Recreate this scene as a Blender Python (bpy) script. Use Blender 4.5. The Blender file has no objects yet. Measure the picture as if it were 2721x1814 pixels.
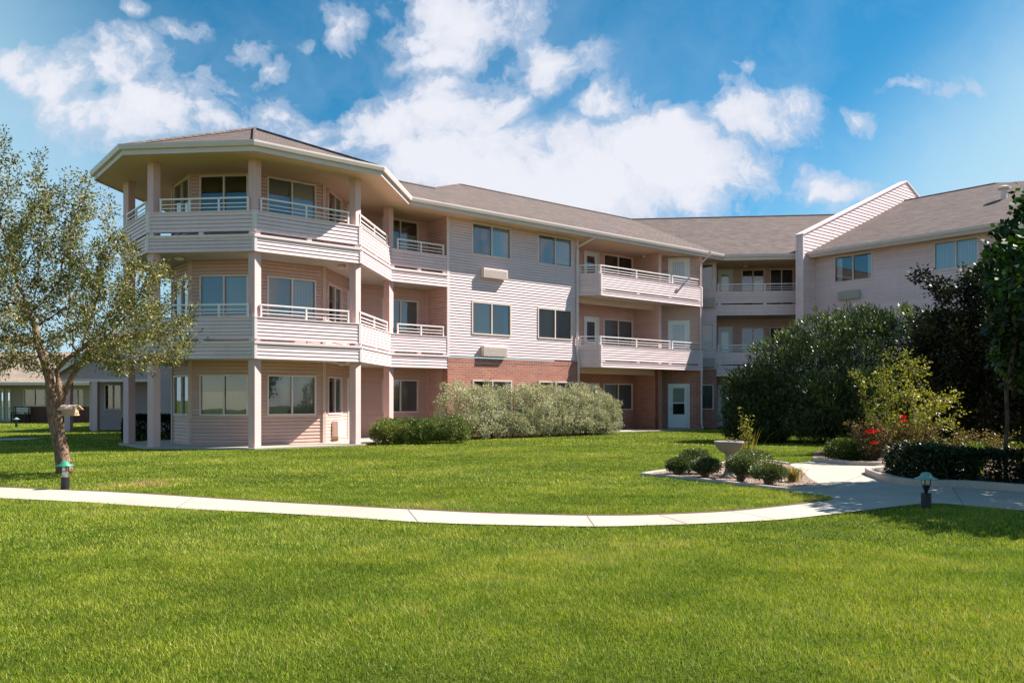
import bpy, bmesh, math, random
import numpy as np
from mathutils import Vector
random.seed(7)
RNG = np.random.default_rng(11)
R = math.radians
scene = bpy.context.scene
COL = scene.collection

# ------------------------------------------------------------------ camera
F, CX, HY, EYE = 2160.0, 1360.5, 1062.0, 1.4          # focal length and horizon in photo pixels, eye height
cam_d = bpy.data.cameras.new('camera')
cam_d.sensor_width = 36.0
cam_d.lens = 36.0 * F / 2721.0
cam_d.shift_y = (HY - 907.0) / 2721.0
cam_d.clip_start = 0.1
cam_d.clip_end = 3000.0
cam = bpy.data.objects.new('camera', cam_d)
COL.objects.link(cam)
cam.location = (0, 0, EYE)
cam.rotation_euler = (R(90), 0, 0)
scene.camera = cam

# ------------------------------------------------------------------ sun, sky, exposure
TO_SUN = Vector((2.1, 0.56, 2.34)).normalized()
SUN_EL = math.asin(TO_SUN.z)
SUN_AZ = math.atan2(TO_SUN.x, TO_SUN.y)
sun_d = bpy.data.lights.new('sun', 'SUN')
sun_d.energy = 5.0
sun_d.angle = R(0.55)
sun_d.color = (1.0, 0.95, 0.87)
sun = bpy.data.objects.new('sun', sun_d)
COL.objects.link(sun)
sun.location = (30, 10, 40)
sun.rotation_euler = (-TO_SUN).to_track_quat('-Z', 'Y').to_euler()
scene.view_settings.view_transform = 'Standard'
scene.view_settings.look = 'None'
scene.view_settings.exposure = 1.15
scene.view_settings.gamma = 1.0
scene.cycles.max_bounces = 8
scene.cycles.transparent_max_bounces = 12
scene.cycles.caustics_reflective = False
scene.cycles.caustics_refractive = False


class NT:
    """small helper to write node trees"""
    def __init__(s, tree):
        s.t = tree
    def n(s, typ, inputs=None, **kw):
        nd = s.t.nodes.new(typ)
        for k, v in kw.items():
            setattr(nd, k, v)
        for k, v in (inputs or {}).items():
            if hasattr(v, 'is_output') or hasattr(v, 'links'):
                s.t.links.new(v, nd.inputs[k])
            else:
                nd.inputs[k].default_value = v
        return nd
    def math(s, op, a, b=0.0, c=None, clamp=False):
        d = {0: a, 1: b}
        if c is not None:
            d[2] = c
        return s.n('ShaderNodeMath', d, operation=op, use_clamp=clamp).outputs[0]
    def ramp(s, fac, stops, interp='LINEAR'):
        nd = s.n('ShaderNodeValToRGB', {0: fac})
        cr = nd.color_ramp
        cr.interpolation = interp
        while len(cr.elements) < len(stops):
            cr.elements.new(0.5)
        for e, (p, c) in zip(cr.elements, stops):
            e.position = p
            e.color = (c[0], c[1], c[2], 1) if not isinstance(c, (int, float)) else (c, c, c, 1)
        return nd.outputs[0]
    def mix(s, fac, a, b, blend='MIX'):
        nd = s.n('ShaderNodeMix', data_type='RGBA', blend_type=blend)
        for i, v in ((0, fac), (6, a), (7, b)):
            if hasattr(v, 'links'):
                s.t.links.new(v, nd.inputs[i])
            else:
                nd.inputs[i].default_value = v if i == 0 else (v[0], v[1], v[2], 1)
        return nd.outputs[2]
    def noise(s, vec, scale, detail=4.0, rough=0.55, out=0, dist=0.0):
        return s.n('ShaderNodeTexNoise', {'Vector': vec, 'Scale': scale, 'Detail': detail, 'Roughness': rough, 'Distortion': dist}).outputs[out]


def build_world():
    w = bpy.data.worlds.new('World')
    scene.world = w
    w.use_nodes = True
    t = w.node_tree
    t.nodes.clear()
    N = NT(t)
    sky = N.n('ShaderNodeTexSky', sky_type='NISHITA')
    sky.sun_disc = False
    sky.sun_elevation = SUN_EL
    sky.sun_rotation = SUN_AZ
    sky.altitude = 300
    sky.air_density = 0.8
    sky.dust_density = 0.05
    sky.ozone_density = 2.0
    hs = N.n('ShaderNodeHueSaturation', {'Hue': 0.480, 'Saturation': 1.36, 'Value': 1.30, 'Color': sky.outputs[0]}).outputs[0]
    geo = N.n('ShaderNodeTexCoord').outputs['Generated']
    sep = N.n('ShaderNodeSeparateXYZ', {0: geo})
    ys = N.math('MAXIMUM', N.math('ABSOLUTE', sep.outputs[1]), 0.12)
    px = N.math('DIVIDE', sep.outputs[0], ys)
    pz = N.math('DIVIDE', sep.outputs[2], ys)
    P = N.n('ShaderNodeCombineXYZ', {0: px, 1: pz, 2: N.math('MULTIPLY', sep.outputs[1], 0.2)}).outputs[0]
    warp = N.n('ShaderNodeVectorMath', {0: N.noise(P, 5.0, 5, 0.6, out=1), 1: (0.5, 0.5, 0.5)}, operation='SUBTRACT').outputs[0]
    Pw = N.n('ShaderNodeVectorMath', {0: warp, 1: (0.16, 0.13, 0), 2: P}, operation='MULTIPLY_ADD').outputs[0]
    # cumulus banks: direction (x/y, z/y), radii and weight
    blobs = [(270, 200, 170, 105, 1.1), (400, 310, 230, 100, 1.2), (560, 345, 150, 75, 1.0), (520, 215, 60, 40, .55),
             (1550, 490, 470, 140, 1.25), (1180, 440, 320, 115, .98), (1830, 430, 220, 150, 1.3), (1980, 325, 190, 85, 1.25), (1040, 310, 190, 95, 1.05),
             (1240, 260, 140, 95, 1.0), (880, 330, 170, 75, .9), (760, 300, 130, 60, .7), (700, 180, 70, 40, .6), (1630, 270, 85, 45, .8),
             (1250, 50, 170, 85, 1.05), (1200, 130, 110, 40, .8), (1470, 165, 130, 60, 1.0), (900, 60, 70, 55, .85), (660, 145, 60, 40, .75), (490, 90, 60, 30, .6),
             (370, 25, 45, 30, .7), (2180, 520, 130, 60, 1.0), (2410, 245, 55, 32, .75), (2550, 255, 60, 34, .6), (2280, 340, 45, 35, .6), (1960, 200, 45, 40, .6),
             (1700, 255, 40, 20, .5), (800, 115, 35, 20, .6), (2120, 470, 40, 40, .55), (80, 160, 120, 70, .55)]
    acc = None
    for (x, y, rx, ry, wt) in blobs:
        c = ((x - CX) / F, (HY - y) / F, 0)
        d = N.n('ShaderNodeVectorMath', {0: Pw, 1: c}, operation='SUBTRACT').outputs[0]
        d = N.n('ShaderNodeVectorMath', {0: d, 1: (F / rx / 1.5, F / ry / 1.5, 0)}, operation='MULTIPLY').outputs[0]
        l = N.n('ShaderNodeVectorMath', {0: d}, operation='LENGTH').outputs['Value']
        v = N.math('MULTIPLY', N.math('SUBTRACT', 1.0, l, clamp=True), wt)
        acc = v if acc is None else N.math('MAXIMUM', acc, v)
    front = N.math('GREATER_THAN', sep.outputs[1], 0.0)
    back = N.math('MULTIPLY', N.math('SUBTRACT', N.noise(geo, 3.0, 3, 0.5), 0.46), 2.4)  # unseen cloud behind the camera, added to whiten the ambient light
    acc = N.n('ShaderNodeMix', {0: front, 2: back, 3: acc}, data_type='FLOAT').outputs[0]
    fine = N.noise(Pw, 12.0, 9, 0.66)
    fine2 = N.noise(P, 5.0, 5, 0.60)
    dens = N.math('ADD', acc, N.math('ADD', N.math('MULTIPLY', N.math('SUBTRACT', fine, 0.5), 2.3), N.math('MULTIPLY', N.math('SUBTRACT', fine2, 0.5), 2.2)))
    acc_c = N.math('MULTIPLY', acc, 4.0, clamp=True)
    cover = N.math('MULTIPLY', N.ramp(dens, [(0.16, 0.0), (0.40, 0.42), (0.78, 0.97)], 'EASE'), acc_c)
    wisp = N.math('MULTIPLY', N.ramp(N.noise(Pw, 3.2, 6, 0.65), [(0.46, 0.0), (0.78, 0.55)]), N.ramp(pz, [(0.0, 1.0), (0.55, 0.25)]))
    bright = N.noise(P, 9.0, 4, 0.6)
    shade = N.math('ADD', N.math('MULTIPLY', bright, 0.45), N.math('MULTIPLY', dens, 0.55), clamp=True)
    ccol = N.ramp(shade, [(0.22, (4.4, 5.3, 7.0)), (0.80, (7.9, 8.0, 8.6))])
    # pale veil low on both sides of the view
    hz1 = N.ramp(N.math('ADD', N.math('MULTIPLY', px, -1.0), N.math('MULTIPLY', pz, -0.75)), [(-0.02, 0.0), (0.46, 0.80)], 'EASE')
    hz2 = N.ramp(N.math('ADD', px, N.math('MULTIPLY', pz, -1.0)), [(-0.06, 0.0), (0.36, 0.92)], 'EASE')
    veil = N.math('MAXIMUM', hz1, hz2)
    veil = N.math('MULTIPLY', veil, front)
    base = N.mix(veil, hs, (4.6, 6.9, 8.3))
    base = N.mix(wisp, base, (6.2, 7.4, 9.0))
    full = N.mix(cover, base, ccol)
    bg = N.n('ShaderNodeBackground', {0: full, 1: 0.05})
    out = N.n('ShaderNodeOutputWorld', {0: bg.outputs[0]})
build_world()

# ------------------------------------------------------------------ materials
MATS = {}
def new_mat(name):
    m = bpy.data.materials.new(name)
    m.use_nodes = True
    m.node_tree.nodes.clear()
    MATS[name] = m
    return m, NT(m.node_tree)

def finish(N, bsdf):
    N.n('ShaderNodeOutputMaterial', {0: bsdf})

def surface(name, col, rough=0.6, var=0.12, scale=3.0, bump=0.0, bscale=40.0, spec=0.4, metal=0.0, dirt=0.0):
    """painted / plain surface with mottled tone"""
    m, N = new_mat(name)
    tc = N.n('ShaderNodeTexCoord').outputs['Object']
    a = N.noise(tc, scale, 5, 0.6)
    b = N.noise(tc, scale * 9, 3, 0.6)
    k = N.math('ADD', N.math('MULTIPLY', a, 0.7), N.math('MULTIPLY', b, 0.3))
    lo = tuple(c * (1 - var) for c in col)
    hi = tuple(min(1, c * (1 + var * 0.6)) for c in col)
    c = N.ramp(k, [(0.32, lo), (0.68, hi)])
    if dirt > 0:
        d = N.ramp(N.noise(tc, 1.3, 6, 0.7), [(0.5, 0.0), (0.72, dirt)])
        c = N.mix(d, c, tuple(x * 0.55 for x in col))
    p = N.n('ShaderNodeBsdfPrincipled', {'Base Color': c, 'Roughness': rough, 'Specular IOR Level': spec, 'Metallic': metal})
    if bump > 0:
        h = N.noise(tc, bscale, 4, 0.6)
        bn = N.n('ShaderNodeBump', {'Strength': bump, 'Distance': 0.01, 'Height': h})
        N.t.links.new(bn.outputs[0], p.inputs['Normal'])
    finish(N, p.outputs[0])
    return m

def mat_siding(name, col):
    m, N = new_mat(name)
    uv = N.n('ShaderNodeUVMap').outputs[0]
    sep = N.n('ShaderNodeSeparateXYZ', {0: uv})
    row = N.math('FLOOR', N.math('DIVIDE', sep.outputs[1], LAP_))
    off = N.n('ShaderNodeTexWhiteNoise', {'W': row}, noise_dimensions='1D').outputs[0]
    colm = N.math('FLOOR', N.math('ADD', N.math('DIVIDE', sep.outputs[0], 3.66), off))
    cell = N.n('ShaderNodeCombineXYZ', {0: row, 1: colm, 2: 0.0}).outputs[0]
    wn = N.n('ShaderNodeTexWhiteNoise', {'Vector': cell}, noise_dimensions='3D').outputs[0]
    mp = N.n('ShaderNodeMapping', {'Vector': uv, 'Scale': (3.0, 0.35, 1)}).outputs[0]
    streak = N.ramp(N.noise(mp, 2.0, 6, 0.65), [(0.50, 0.0), (0.76, 0.30)])
    tc = N.n('ShaderNodeTexCoord').outputs['Object']
    a = N.noise(tc, 0.8, 6, 0.65)
    k = N.math('ADD', N.math('MULTIPLY', wn, 0.45), N.math('MULTIPLY', a, 0.55))
    c = N.ramp(k, [(0.2, tuple(x * .90 for x in col)), (0.8, tuple(min(1, x * 1.05) for x in col))])
    c = N.mix(streak, c, (col[0] * .66, col[1] * .66, col[2] * .62))
    p = N.n('ShaderNodeBsdfPrincipled', {'Base Color': c, 'Roughness': 0.55, 'Specular IOR Level': 0.35})
    h = N.noise(mp, 30.0, 3, 0.6)
    bn = N.n('ShaderNodeBump', {'Strength': 0.08, 'Distance': 0.01, 'Height': h})
    N.t.links.new(bn.outputs[0], p.inputs['Normal'])
    finish(N, p.outputs[0])
LAP_ = 0.105
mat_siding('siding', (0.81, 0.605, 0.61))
mat_siding('siding_porch_shade', (0.67, 0.425, 0.36))  # pinker recess siding, darkened and warmed to carry the porch shade in its colour
surface('cottage_siding', (0.50, 0.39, 0.385), 0.6, 0.1, 1.0, dirt=0.15)
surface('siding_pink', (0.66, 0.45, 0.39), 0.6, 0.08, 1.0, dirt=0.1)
surface('trim', (0.80, 0.655, 0.64), 0.5, 0.06, 1.5, dirt=0.12)
surface('gutter', (0.72, 0.585, 0.55), 0.4, 0.06, 1.2, dirt=0.15)
surface('soffit', (0.74, 0.50, 0.37), 0.7, 0.06, 1.0)
surface('column', (0.74, 0.475, 0.46), 0.6, 0.06, 2.0, dirt=0.12)
surface('railing', (0.86, 0.77, 0.76), 0.35, 0.04, 4.0)
surface('frame', (0.78, 0.63, 0.57), 0.45, 0.05, 4.0)
surface('door_white', (0.74, 0.73, 0.72), 0.45, 0.05, 2.0)
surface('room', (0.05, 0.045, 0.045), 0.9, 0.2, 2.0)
surface('slab', (0.50, 0.44, 0.41), 0.8, 0.1, 2.0)
surface('ac_case', (0.72, 0.59, 0.53), 0.5, 0.06, 3.0)
surface('ac_grille', (0.44, 0.40, 0.37), 0.6, 0.08, 3.0)
surface('dark_metal', (0.022, 0.02, 0.024), 0.45, 0.2, 6.0)
surface('green_metal', (0.03, 0.28, 0.16), 0.4, 0.15, 8.0)
surface('patina', (0.16, 0.30, 0.26), 0.45, 0.25, 14.0)
surface('lamp_glass', (0.62, 0.56, 0.50), 0.3, 0.1, 6.0)
surface('lamp_steel', (0.45, 0.44, 0.42), 0.3, 0.25, 20.0, metal=0.6)
surface('stone', (0.30, 0.25, 0.21), 0.85, 0.22, 6.0, 0.5, 60, dirt=0.4)
surface('wood_pale', (0.62, 0.42, 0.27), 0.7, 0.18, 10.0, 0.2, 50)
surface('wood_roof', (0.70, 0.47, 0.36), 0.7, 0.15, 10.0)
surface('chair_dark', (0.03, 0.03, 0.035), 0.5, 0.2, 5.0)
surface('cottage_wall', (0.47, 0.36, 0.27), 0.75, 0.08, 1.2)
surface('cottage_brick', (0.16, 0.06, 0.045), 0.85, 0.2, 5.0)
surface('red_petal', (0.85, 0.035, 0.03), 0.5, 0.2, 9.0)
surface('steel', (0.5, 0.5, 0.5), 0.3, 0.1, 8.0, metal=0.8)
surface('amber_shade', (0.75, 0.35, 0.12), 0.5, 0.1, 4.0)
surface('kerb', (0.44, 0.365, 0.31), 0.85, 0.16, 3.0, 0.25, 60, dirt=0.3)
surface('joint', (0.20, 0.17, 0.145), 0.9, 0.2, 5.0)
surface('soil', (0.11, 0.065, 0.035), 0.95, 0.35, 9.0, 0.6, 80)

def mat_concrete():
    m, N = new_mat('concrete')
    tc = N.n('ShaderNodeTexCoord').outputs['Object']
    a = N.noise(tc, 0.7, 6, 0.65)
    b = N.noise(tc, 55, 3, 0.7)
    c = N.ramp(a, [(0.3, (0.40, 0.345, 0.285)), (0.7, (0.50, 0.445, 0.38))])
    c = N.mix(N.math('MULTIPLY', b, 0.20), c, (0.28, 0.235, 0.19))
    st = N.ramp(N.noise(tc, 2.3, 8, 0.72), [(0.60, 0.0), (0.74, 0.28)])
    c = N.mix(st, c, (0.27, 0.22, 0.175))
    p = N.n('ShaderNodeBsdfPrincipled', {'Base Color': c, 'Roughness': 0.85, 'Specular IOR Level': 0.2})
    bn = N.n('ShaderNodeBump', {'Strength': 0.25, 'Distance': 0.004, 'Height': b})
    N.t.links.new(bn.outputs[0], p.inputs['Normal'])
    finish(N, p.outputs[0])
mat_concrete()

def mat_brick():
    m, N = new_mat('brick')
    uv = N.n('ShaderNodeUVMap').outputs[0]
    br = N.n('ShaderNodeTexBrick', {'Vector': uv, 'Color1': (0.50, 0.19, 0.135, 1), 'Color2': (0.37, 0.115, 0.085, 1), 'Mortar': (0.52, 0.36, 0.30, 1),
                                    'Scale': 1.0, 'Mortar Size': 0.011, 'Mortar Smooth': 0.2, 'Bias': -0.1, 'Brick Width': 0.30, 'Row Height': 0.092})
    br.offset = 0.5
    n = N.noise(uv, 9, 5, 0.65)
    c = N.mix(N.math('MULTIPLY', n, 0.5), br.outputs[0], (0.50, 0.24, 0.17))
    big = N.noise(uv, 1.1, 4, 0.6)
    c = N.mix(1.0, c, N.ramp(big, [(0.3, 0.82), (0.7, 1.0)]), 'MULTIPLY')
    p = N.n('ShaderNodeBsdfPrincipled', {'Base Color': c, 'Roughness': 0.85, 'Specular IOR Level': 0.25})
    bn = N.n('ShaderNodeBump', {'Strength': 0.5, 'Distance': 0.012, 'Height': N.math('SUBTRACT', 1.0, br.outputs['Fac'])})
    N.t.links.new(bn.outputs[0], p.inputs['Normal'])
    finish(N, p.outputs[0])
mat_brick()

def mat_roof(name, c1, c2):
    m, N = new_mat(name)
    uv = N.n('ShaderNodeUVMap').outputs[0]
    wob = N.n('ShaderNodeVectorMath', {0: N.noise(uv, 2.0, 3, 0.5, out=1), 1: (0.03, 0.03, 0), 2: uv}, operation='MULTIPLY_ADD').outputs[0]
    br = N.n('ShaderNodeTexBrick', {'Vector': wob, 'Color1': c1 + (1,), 'Color2': c2 + (1,), 'Mortar': tuple(x * 0.45 for x in c2) + (1,),
                                    'Scale': 1.0, 'Mortar Size': 0.012, 'Mortar Smooth': 0.3, 'Bias': 0.0, 'Brick Width': 0.33, 'Row Height': 0.145})
    br.offset = 0.5
    br.offset_frequency = 2
    n = N.noise(uv, 1.2, 6, 0.65)
    c = N.mix(1.0, br.outputs[0], N.ramp(n, [(0.3, 0.80), (0.7, 1.08)]), 'MULTIPLY')
    mp2 = N.n('ShaderNodeMapping', {'Vector': uv, 'Scale': (1.6, 6.9, 1)}).outputs[0]
    c = N.mix(1.0, c, N.ramp(N.noise(mp2, 1.0, 5, 0.7), [(0.34, 0.74), (0.66, 1.16)]), 'MULTIPLY')
    g = N.noise(uv, 70, 2, 0.6)
    c = N.mix(N.math('MULTIPLY', g, 0.35), c, tuple(x * 0.6 for x in c1))
    p = N.n('ShaderNodeBsdfPrincipled', {'Base Color': c, 'Roughness': 0.95, 'Specular IOR Level': 0.15})
    h = N.math('ADD', N.math('SUBTRACT', 1.0, br.outputs['Fac']), N.math('MULTIPLY', g, 0.3))
    bn = N.n('ShaderNodeBump', {'Strength': 0.6, 'Distance': 0.02, 'Height': h})
    N.t.links.new(bn.outputs[0], p.inputs['Normal'])
    finish(N, p.outputs[0])
mat_roof('roof', (0.215, 0.165, 0.150), (0.150, 0.112, 0.102))
mat_roof('roof_tan', (0.42, 0.33, 0.26), (0.35, 0.27, 0.21))

def mat_glass():
    m, N = new_mat('glass')
    lw = N.n('ShaderNodeFresnel', {'IOR': 1.5}).outputs[0]
    tc = N.n('ShaderNodeTexCoord').outputs['Object']
    bn = N.n('ShaderNodeBump', {'Strength': 0.02, 'Distance': 0.05, 'Height': N.noise(tc, 1.5, 2, 0.5)}).outputs[0]
    fac = N.math('ADD', N.math('MULTIPLY', lw, 1.4), 0.07, clamp=True)
    tr = N.n('ShaderNodeBsdfTransparent', {'Color': (0.80, 0.84, 0.84, 1)})
    gl = N.n('ShaderNodeBsdfGlossy', {'Color': (0.95, 0.97, 1, 1), 'Roughness': 0.02, 'Normal': bn})
    mx = N.n('ShaderNodeMixShader', {0: fac, 1: tr.outputs[0], 2: gl.outputs[0]})
    finish(N, mx.outputs[0])
mat_glass()

def mat_blind(name, a, b):
    m, N = new_mat(name)
    uv = N.n('ShaderNodeUVMap').outputs[0]
    sep = N.n('ShaderNodeSeparateXYZ', {0: uv})
    w = N.math('SINE', N.math('MULTIPLY', sep.outputs[0], 62.0))
    c = N.ramp(N.math('MULTIPLY_ADD', w, 0.5, 0.5), [(0.0, b), (0.35, a)])
    p = N.n('ShaderNodeBsdfPrincipled', {'Base Color': c, 'Roughness': 0.8, 'Specular IOR Level': 0.1})
    finish(N, p.outputs[0])
mat_blind('blind', (0.58, 0.53, 0.48), (0.50, 0.455, 0.415))
mat_blind('blind_grey', (0.27, 0.25, 0.25), (0.235, 0.22, 0.22))
mat_blind('curtain', (0.78, 0.77, 0.76), (0.6, 0.59, 0.6))

def mat_leaf(name, stops, rough=0.45, trans=0.3, spec=0.45):
    m, N = new_mat(name)
    at = N.n('ShaderNodeAttribute', attribute_name='tint').outputs['Fac']
    c = N.ramp(at, stops)
    p = N.n('ShaderNodeBsdfPrincipled', {'Base Color': c, 'Roughness': rough, 'Specular IOR Level': spec})
    tcol = N.mix(1.0, c, (1.3, 1.35, 0.6), 'MULTIPLY')
    t = N.n('ShaderNodeBsdfTranslucent', {'Color': tcol})
    mx = N.n('ShaderNodeMixShader', {0: trans, 1: p.outputs[0], 2: t.outputs[0]})
    finish(N, mx.outputs[0])
mat_leaf('leaf_olive', [(0.0, (0.028, 0.036, 0.008)), (0.45, (0.100, 0.112, 0.022)), (0.8, (0.22, 0.205, 0.055)), (1.0, (0.46, 0.38, 0.20))], 0.45, 0.30, 0.35)
mat_leaf('leaf_sage', [(0.0, (0.20, 0.205, 0.115)), (0.5, (0.42, 0.405, 0.265)), (1.0, (0.60, 0.56, 0.42))], 0.6, 0.15, 0.3)
mat_leaf('leaf_box', [(0.0, (0.030, 0.055, 0.008)), (0.6, (0.085, 0.130, 0.016)), (1.0, (0.28, 0.29, 0.06))], 0.4, 0.25, 0.5)
mat_leaf('leaf_privet', [(0.0, (0.035, 0.050, 0.016)), (0.5, (0.095, 0.120, 0.042)), (1.0, (0.26, 0.28, 0.14))], 0.4, 0.2, 0.45)
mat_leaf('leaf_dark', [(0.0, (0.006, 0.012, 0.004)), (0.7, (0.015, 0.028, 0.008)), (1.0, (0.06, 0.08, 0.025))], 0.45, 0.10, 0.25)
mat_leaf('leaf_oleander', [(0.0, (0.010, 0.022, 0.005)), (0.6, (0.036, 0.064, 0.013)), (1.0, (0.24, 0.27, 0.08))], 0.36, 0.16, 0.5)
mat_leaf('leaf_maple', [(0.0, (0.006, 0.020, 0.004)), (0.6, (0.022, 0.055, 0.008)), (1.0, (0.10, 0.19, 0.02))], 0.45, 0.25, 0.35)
mat_leaf('leaf_plum', [(0.0, (0.008, 0.010, 0.004)), (0.6, (0.026, 0.028, 0.009)), (0.9, (0.09, 0.07, 0.02)), (1.0, (0.22, 0.15, 0.06))], 0.45, 0.16, 0.3)
mat_leaf('leaf_yellow', [(0.0, (0.08, 0.09, 0.010)), (0.5, (0.21, 0.205, 0.022)), (1.0, (0.38, 0.33, 0.07))], 0.45, 0.35, 0.35)
mat_leaf('leaf_lime', [(0.0, (0.05, 0.13, 0.015)), (1.0, (0.17, 0.30, 0.04))], 0.4, 0.35, 0.5)
mat_leaf('leaf_rust', [(0.0, (0.07, 0.04, 0.015)), (0.5, (0.14, 0.09, 0.03)), (1.0, (0.25, 0.19, 0.07))], 0.5, 0.3, 0.4)
mat_leaf('leaf_straw', [(0.0, (0.15, 0.13, 0.025)), (0.6, (0.30, 0.23, 0.05)), (1.0, (0.46, 0.33, 0.12))], 0.5, 0.3, 0.3)

def mat_bark(name, a, b, scale=9.0):
    m, N = new_mat(name)
    tc = N.n('ShaderNodeTexCoord').outputs['Object']
    mp = N.n('ShaderNodeMapping', {'Vector': tc, 'Scale': (1, 1, 0.35)}).outputs[0]
    v = N.n('ShaderNodeTexVoronoi', {'Vector': mp, 'Scale': scale * 1.6}, feature='DISTANCE_TO_EDGE').outputs[0]
    n = N.noise(mp, scale, 6, 0.7)
    c = N.ramp(n, [(0.3, a), (0.7, b)])
    c = N.mix(N.ramp(v, [(0.0, 0.7), (0.12, 0.0)]), c, tuple(x * 0.4 for x in a))
    p = N.n('ShaderNodeBsdfPrincipled', {'Base Color': c, 'Roughness': 0.9, 'Specular IOR Level': 0.15})
    bn = N.n('ShaderNodeBump', {'Strength': 0.9, 'Distance': 0.03, 'Height': N.math('ADD', N.math('MINIMUM', v, 0.15), N.math('MULTIPLY', n, 0.4))})
    N.t.links.new(bn.outputs[0], p.inputs['Normal'])
    finish(N, p.outputs[0])
mat_bark('bark', (0.20, 0.115, 0.075), (0.36, 0.225, 0.16))
mat_bark('bark_dark', (0.07, 0.045, 0.035), (0.15, 0.10, 0.08))
mat_bark('bark_grey', (0.16, 0.13, 0.11), (0.30, 0.25, 0.21))

def mat_lawn():
    m, N = new_mat('lawn')
    tc = N.n('ShaderNodeTexCoord').outputs['Object']
    a = N.noise(tc, 0.45, 5, 0.6)
    b = N.noise(tc, 26, 4, 0.7)
    c = N.ramp(b, [(0.3, (0.035, 0.052, 0.005)), (0.7, (0.085, 0.11, 0.012))])
    c = N.mix(N.ramp(a, [(0.5, 0.0), (0.75, 0.35)]), c, (0.12, 0.105, 0.028))
    p = N.n('ShaderNodeBsdfPrincipled', {'Base Color': c, 'Roughness': 0.95, 'Specular IOR Level': 0.1})
    finish(N, p.outputs[0])
mat_lawn()

def mat_grass():
    m, N = new_mat('grass')
    at = N.n('ShaderNodeAttribute', attribute_name='tint').outputs['Fac']
    c = N.ramp(at, [(0.0, (0.045, 0.080, 0.004)), (0.35, (0.190, 0.265, 0.015)), (0.62, (0.340, 0.395, 0.040)), (0.82, (0.46, 0.44, 0.12)), (1.0, (0.50, 0.33, 0.16))])
    tc = N.n('ShaderNodeTexCoord').outputs['Object']
    c = N.mix(1.0, c, N.ramp(N.noise(tc, 0.55, 5, 0.65), [(0.30, (0.72, 0.84, 0.80)), (0.50, (1.02, 1.03, 0.98)), (0.70, (1.30, 1.16, 1.1))]), 'MULTIPLY')
    c = N.mix(1.0, c, N.ramp(N.noise(tc, 3.2, 4, 0.65), [(0.30, (0.70, 0.80, 0.78)), (0.70, (1.26, 1.16, 1.15))]), 'MULTIPLY')
    p = N.n('ShaderNodeBsdfPrincipled', {'Base Color': c, 'Roughness': 0.55, 'Specular IOR Level': 0.25})
    t = N.n('ShaderNodeBsdfTranslucent', {'Color': N.mix(1.0, c, (1.15, 1.2, 0.6), 'MULTIPLY')})
    mx = N.n('ShaderNodeMixShader', {0: 0.32, 1: p.outputs[0], 2: t.outputs[0]})
    finish(N, mx.outputs[0])
mat_grass()

def mat_mulch():
    m, N = new_mat('mulch')
    tc = N.n('ShaderNodeTexCoord').outputs['Object']
    v = N.n('ShaderNodeTexVoronoi', {'Vector': tc, 'Scale': 34.0, 'Randomness': 1.0})
    c = N.ramp(v.outputs['Color'], [(0.1, (0.10, 0.055, 0.04)), (0.5, (0.27, 0.175, 0.13)), (0.9, (0.52, 0.41, 0.34))])
    p = N.n('ShaderNodeBsdfPrincipled', {'Base Color': c, 'Roughness': 0.9, 'Specular IOR Level': 0.2})
    bn = N.n('ShaderNodeBump', {'Strength': 1.0, 'Distance': 0.03, 'Height': v.outputs['Distance']})
    N.t.links.new(bn.outputs[0], p.inputs['Normal'])
    finish(N, p.outputs[0])
mat_mulch()

# ------------------------------------------------------------------ object helpers
WLOC = {}
def link(o, parent=None):
    COL.objects.link(o)
    if parent is not None:
        o.parent = parent
        WLOC[o.name] = WLOC.get(parent.name, Vector((0, 0, 0)))
    return o

def tag(o, label=None, cat=None, group=None, kind=None):
    if label: o['label'] = label
    if cat: o['category'] = cat
    if group: o['group'] = group
    if kind: o['kind'] = kind
    return o

def thing(name, loc, label, cat, group=None):
    o = bpy.data.objects.new(name, None)
    o.empty_display_size = 0.3
    COL.objects.link(o)
    o.location = loc
    WLOC[o.name] = Vector(loc)
    return tag(o, label, cat, group)

def auto_uv(me):
    nl = len(me.loops)
    if nl == 0: return
    co = np.empty(len(me.vertices) * 3); me.vertices.foreach_get('co', co); co = co.reshape(-1, 3)
    vi = np.empty(nl, np.int32); me.loops.foreach_get('vertex_index', vi)
    npoly = len(me.polygons)
    nr = np.empty(npoly * 3); me.polygons.foreach_get('normal', nr); nr = nr.reshape(-1, 3)
    tot = np.empty(npoly, np.int32); me.polygons.foreach_get('loop_total', tot)
    nr = np.repeat(nr, tot, axis=0)
    t = np.stack([-nr[:, 1], nr[:, 0], np.zeros(nl)], 1)
    ln = np.linalg.norm(t, axis=1)
    t[ln < 1e-4] = (1, 0, 0)
    t /= np.linalg.norm(t, axis=1)[:, None]
    b = np.cross(nr, t)
    p = co[vi]
    uv = np.stack([(p * t).sum(1), (p * b).sum(1)], 1)
    lay = me.uv_layers.new(name='UVMap')
    lay.data.foreach_set('uv', uv.astype(np.float32).ravel())

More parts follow.
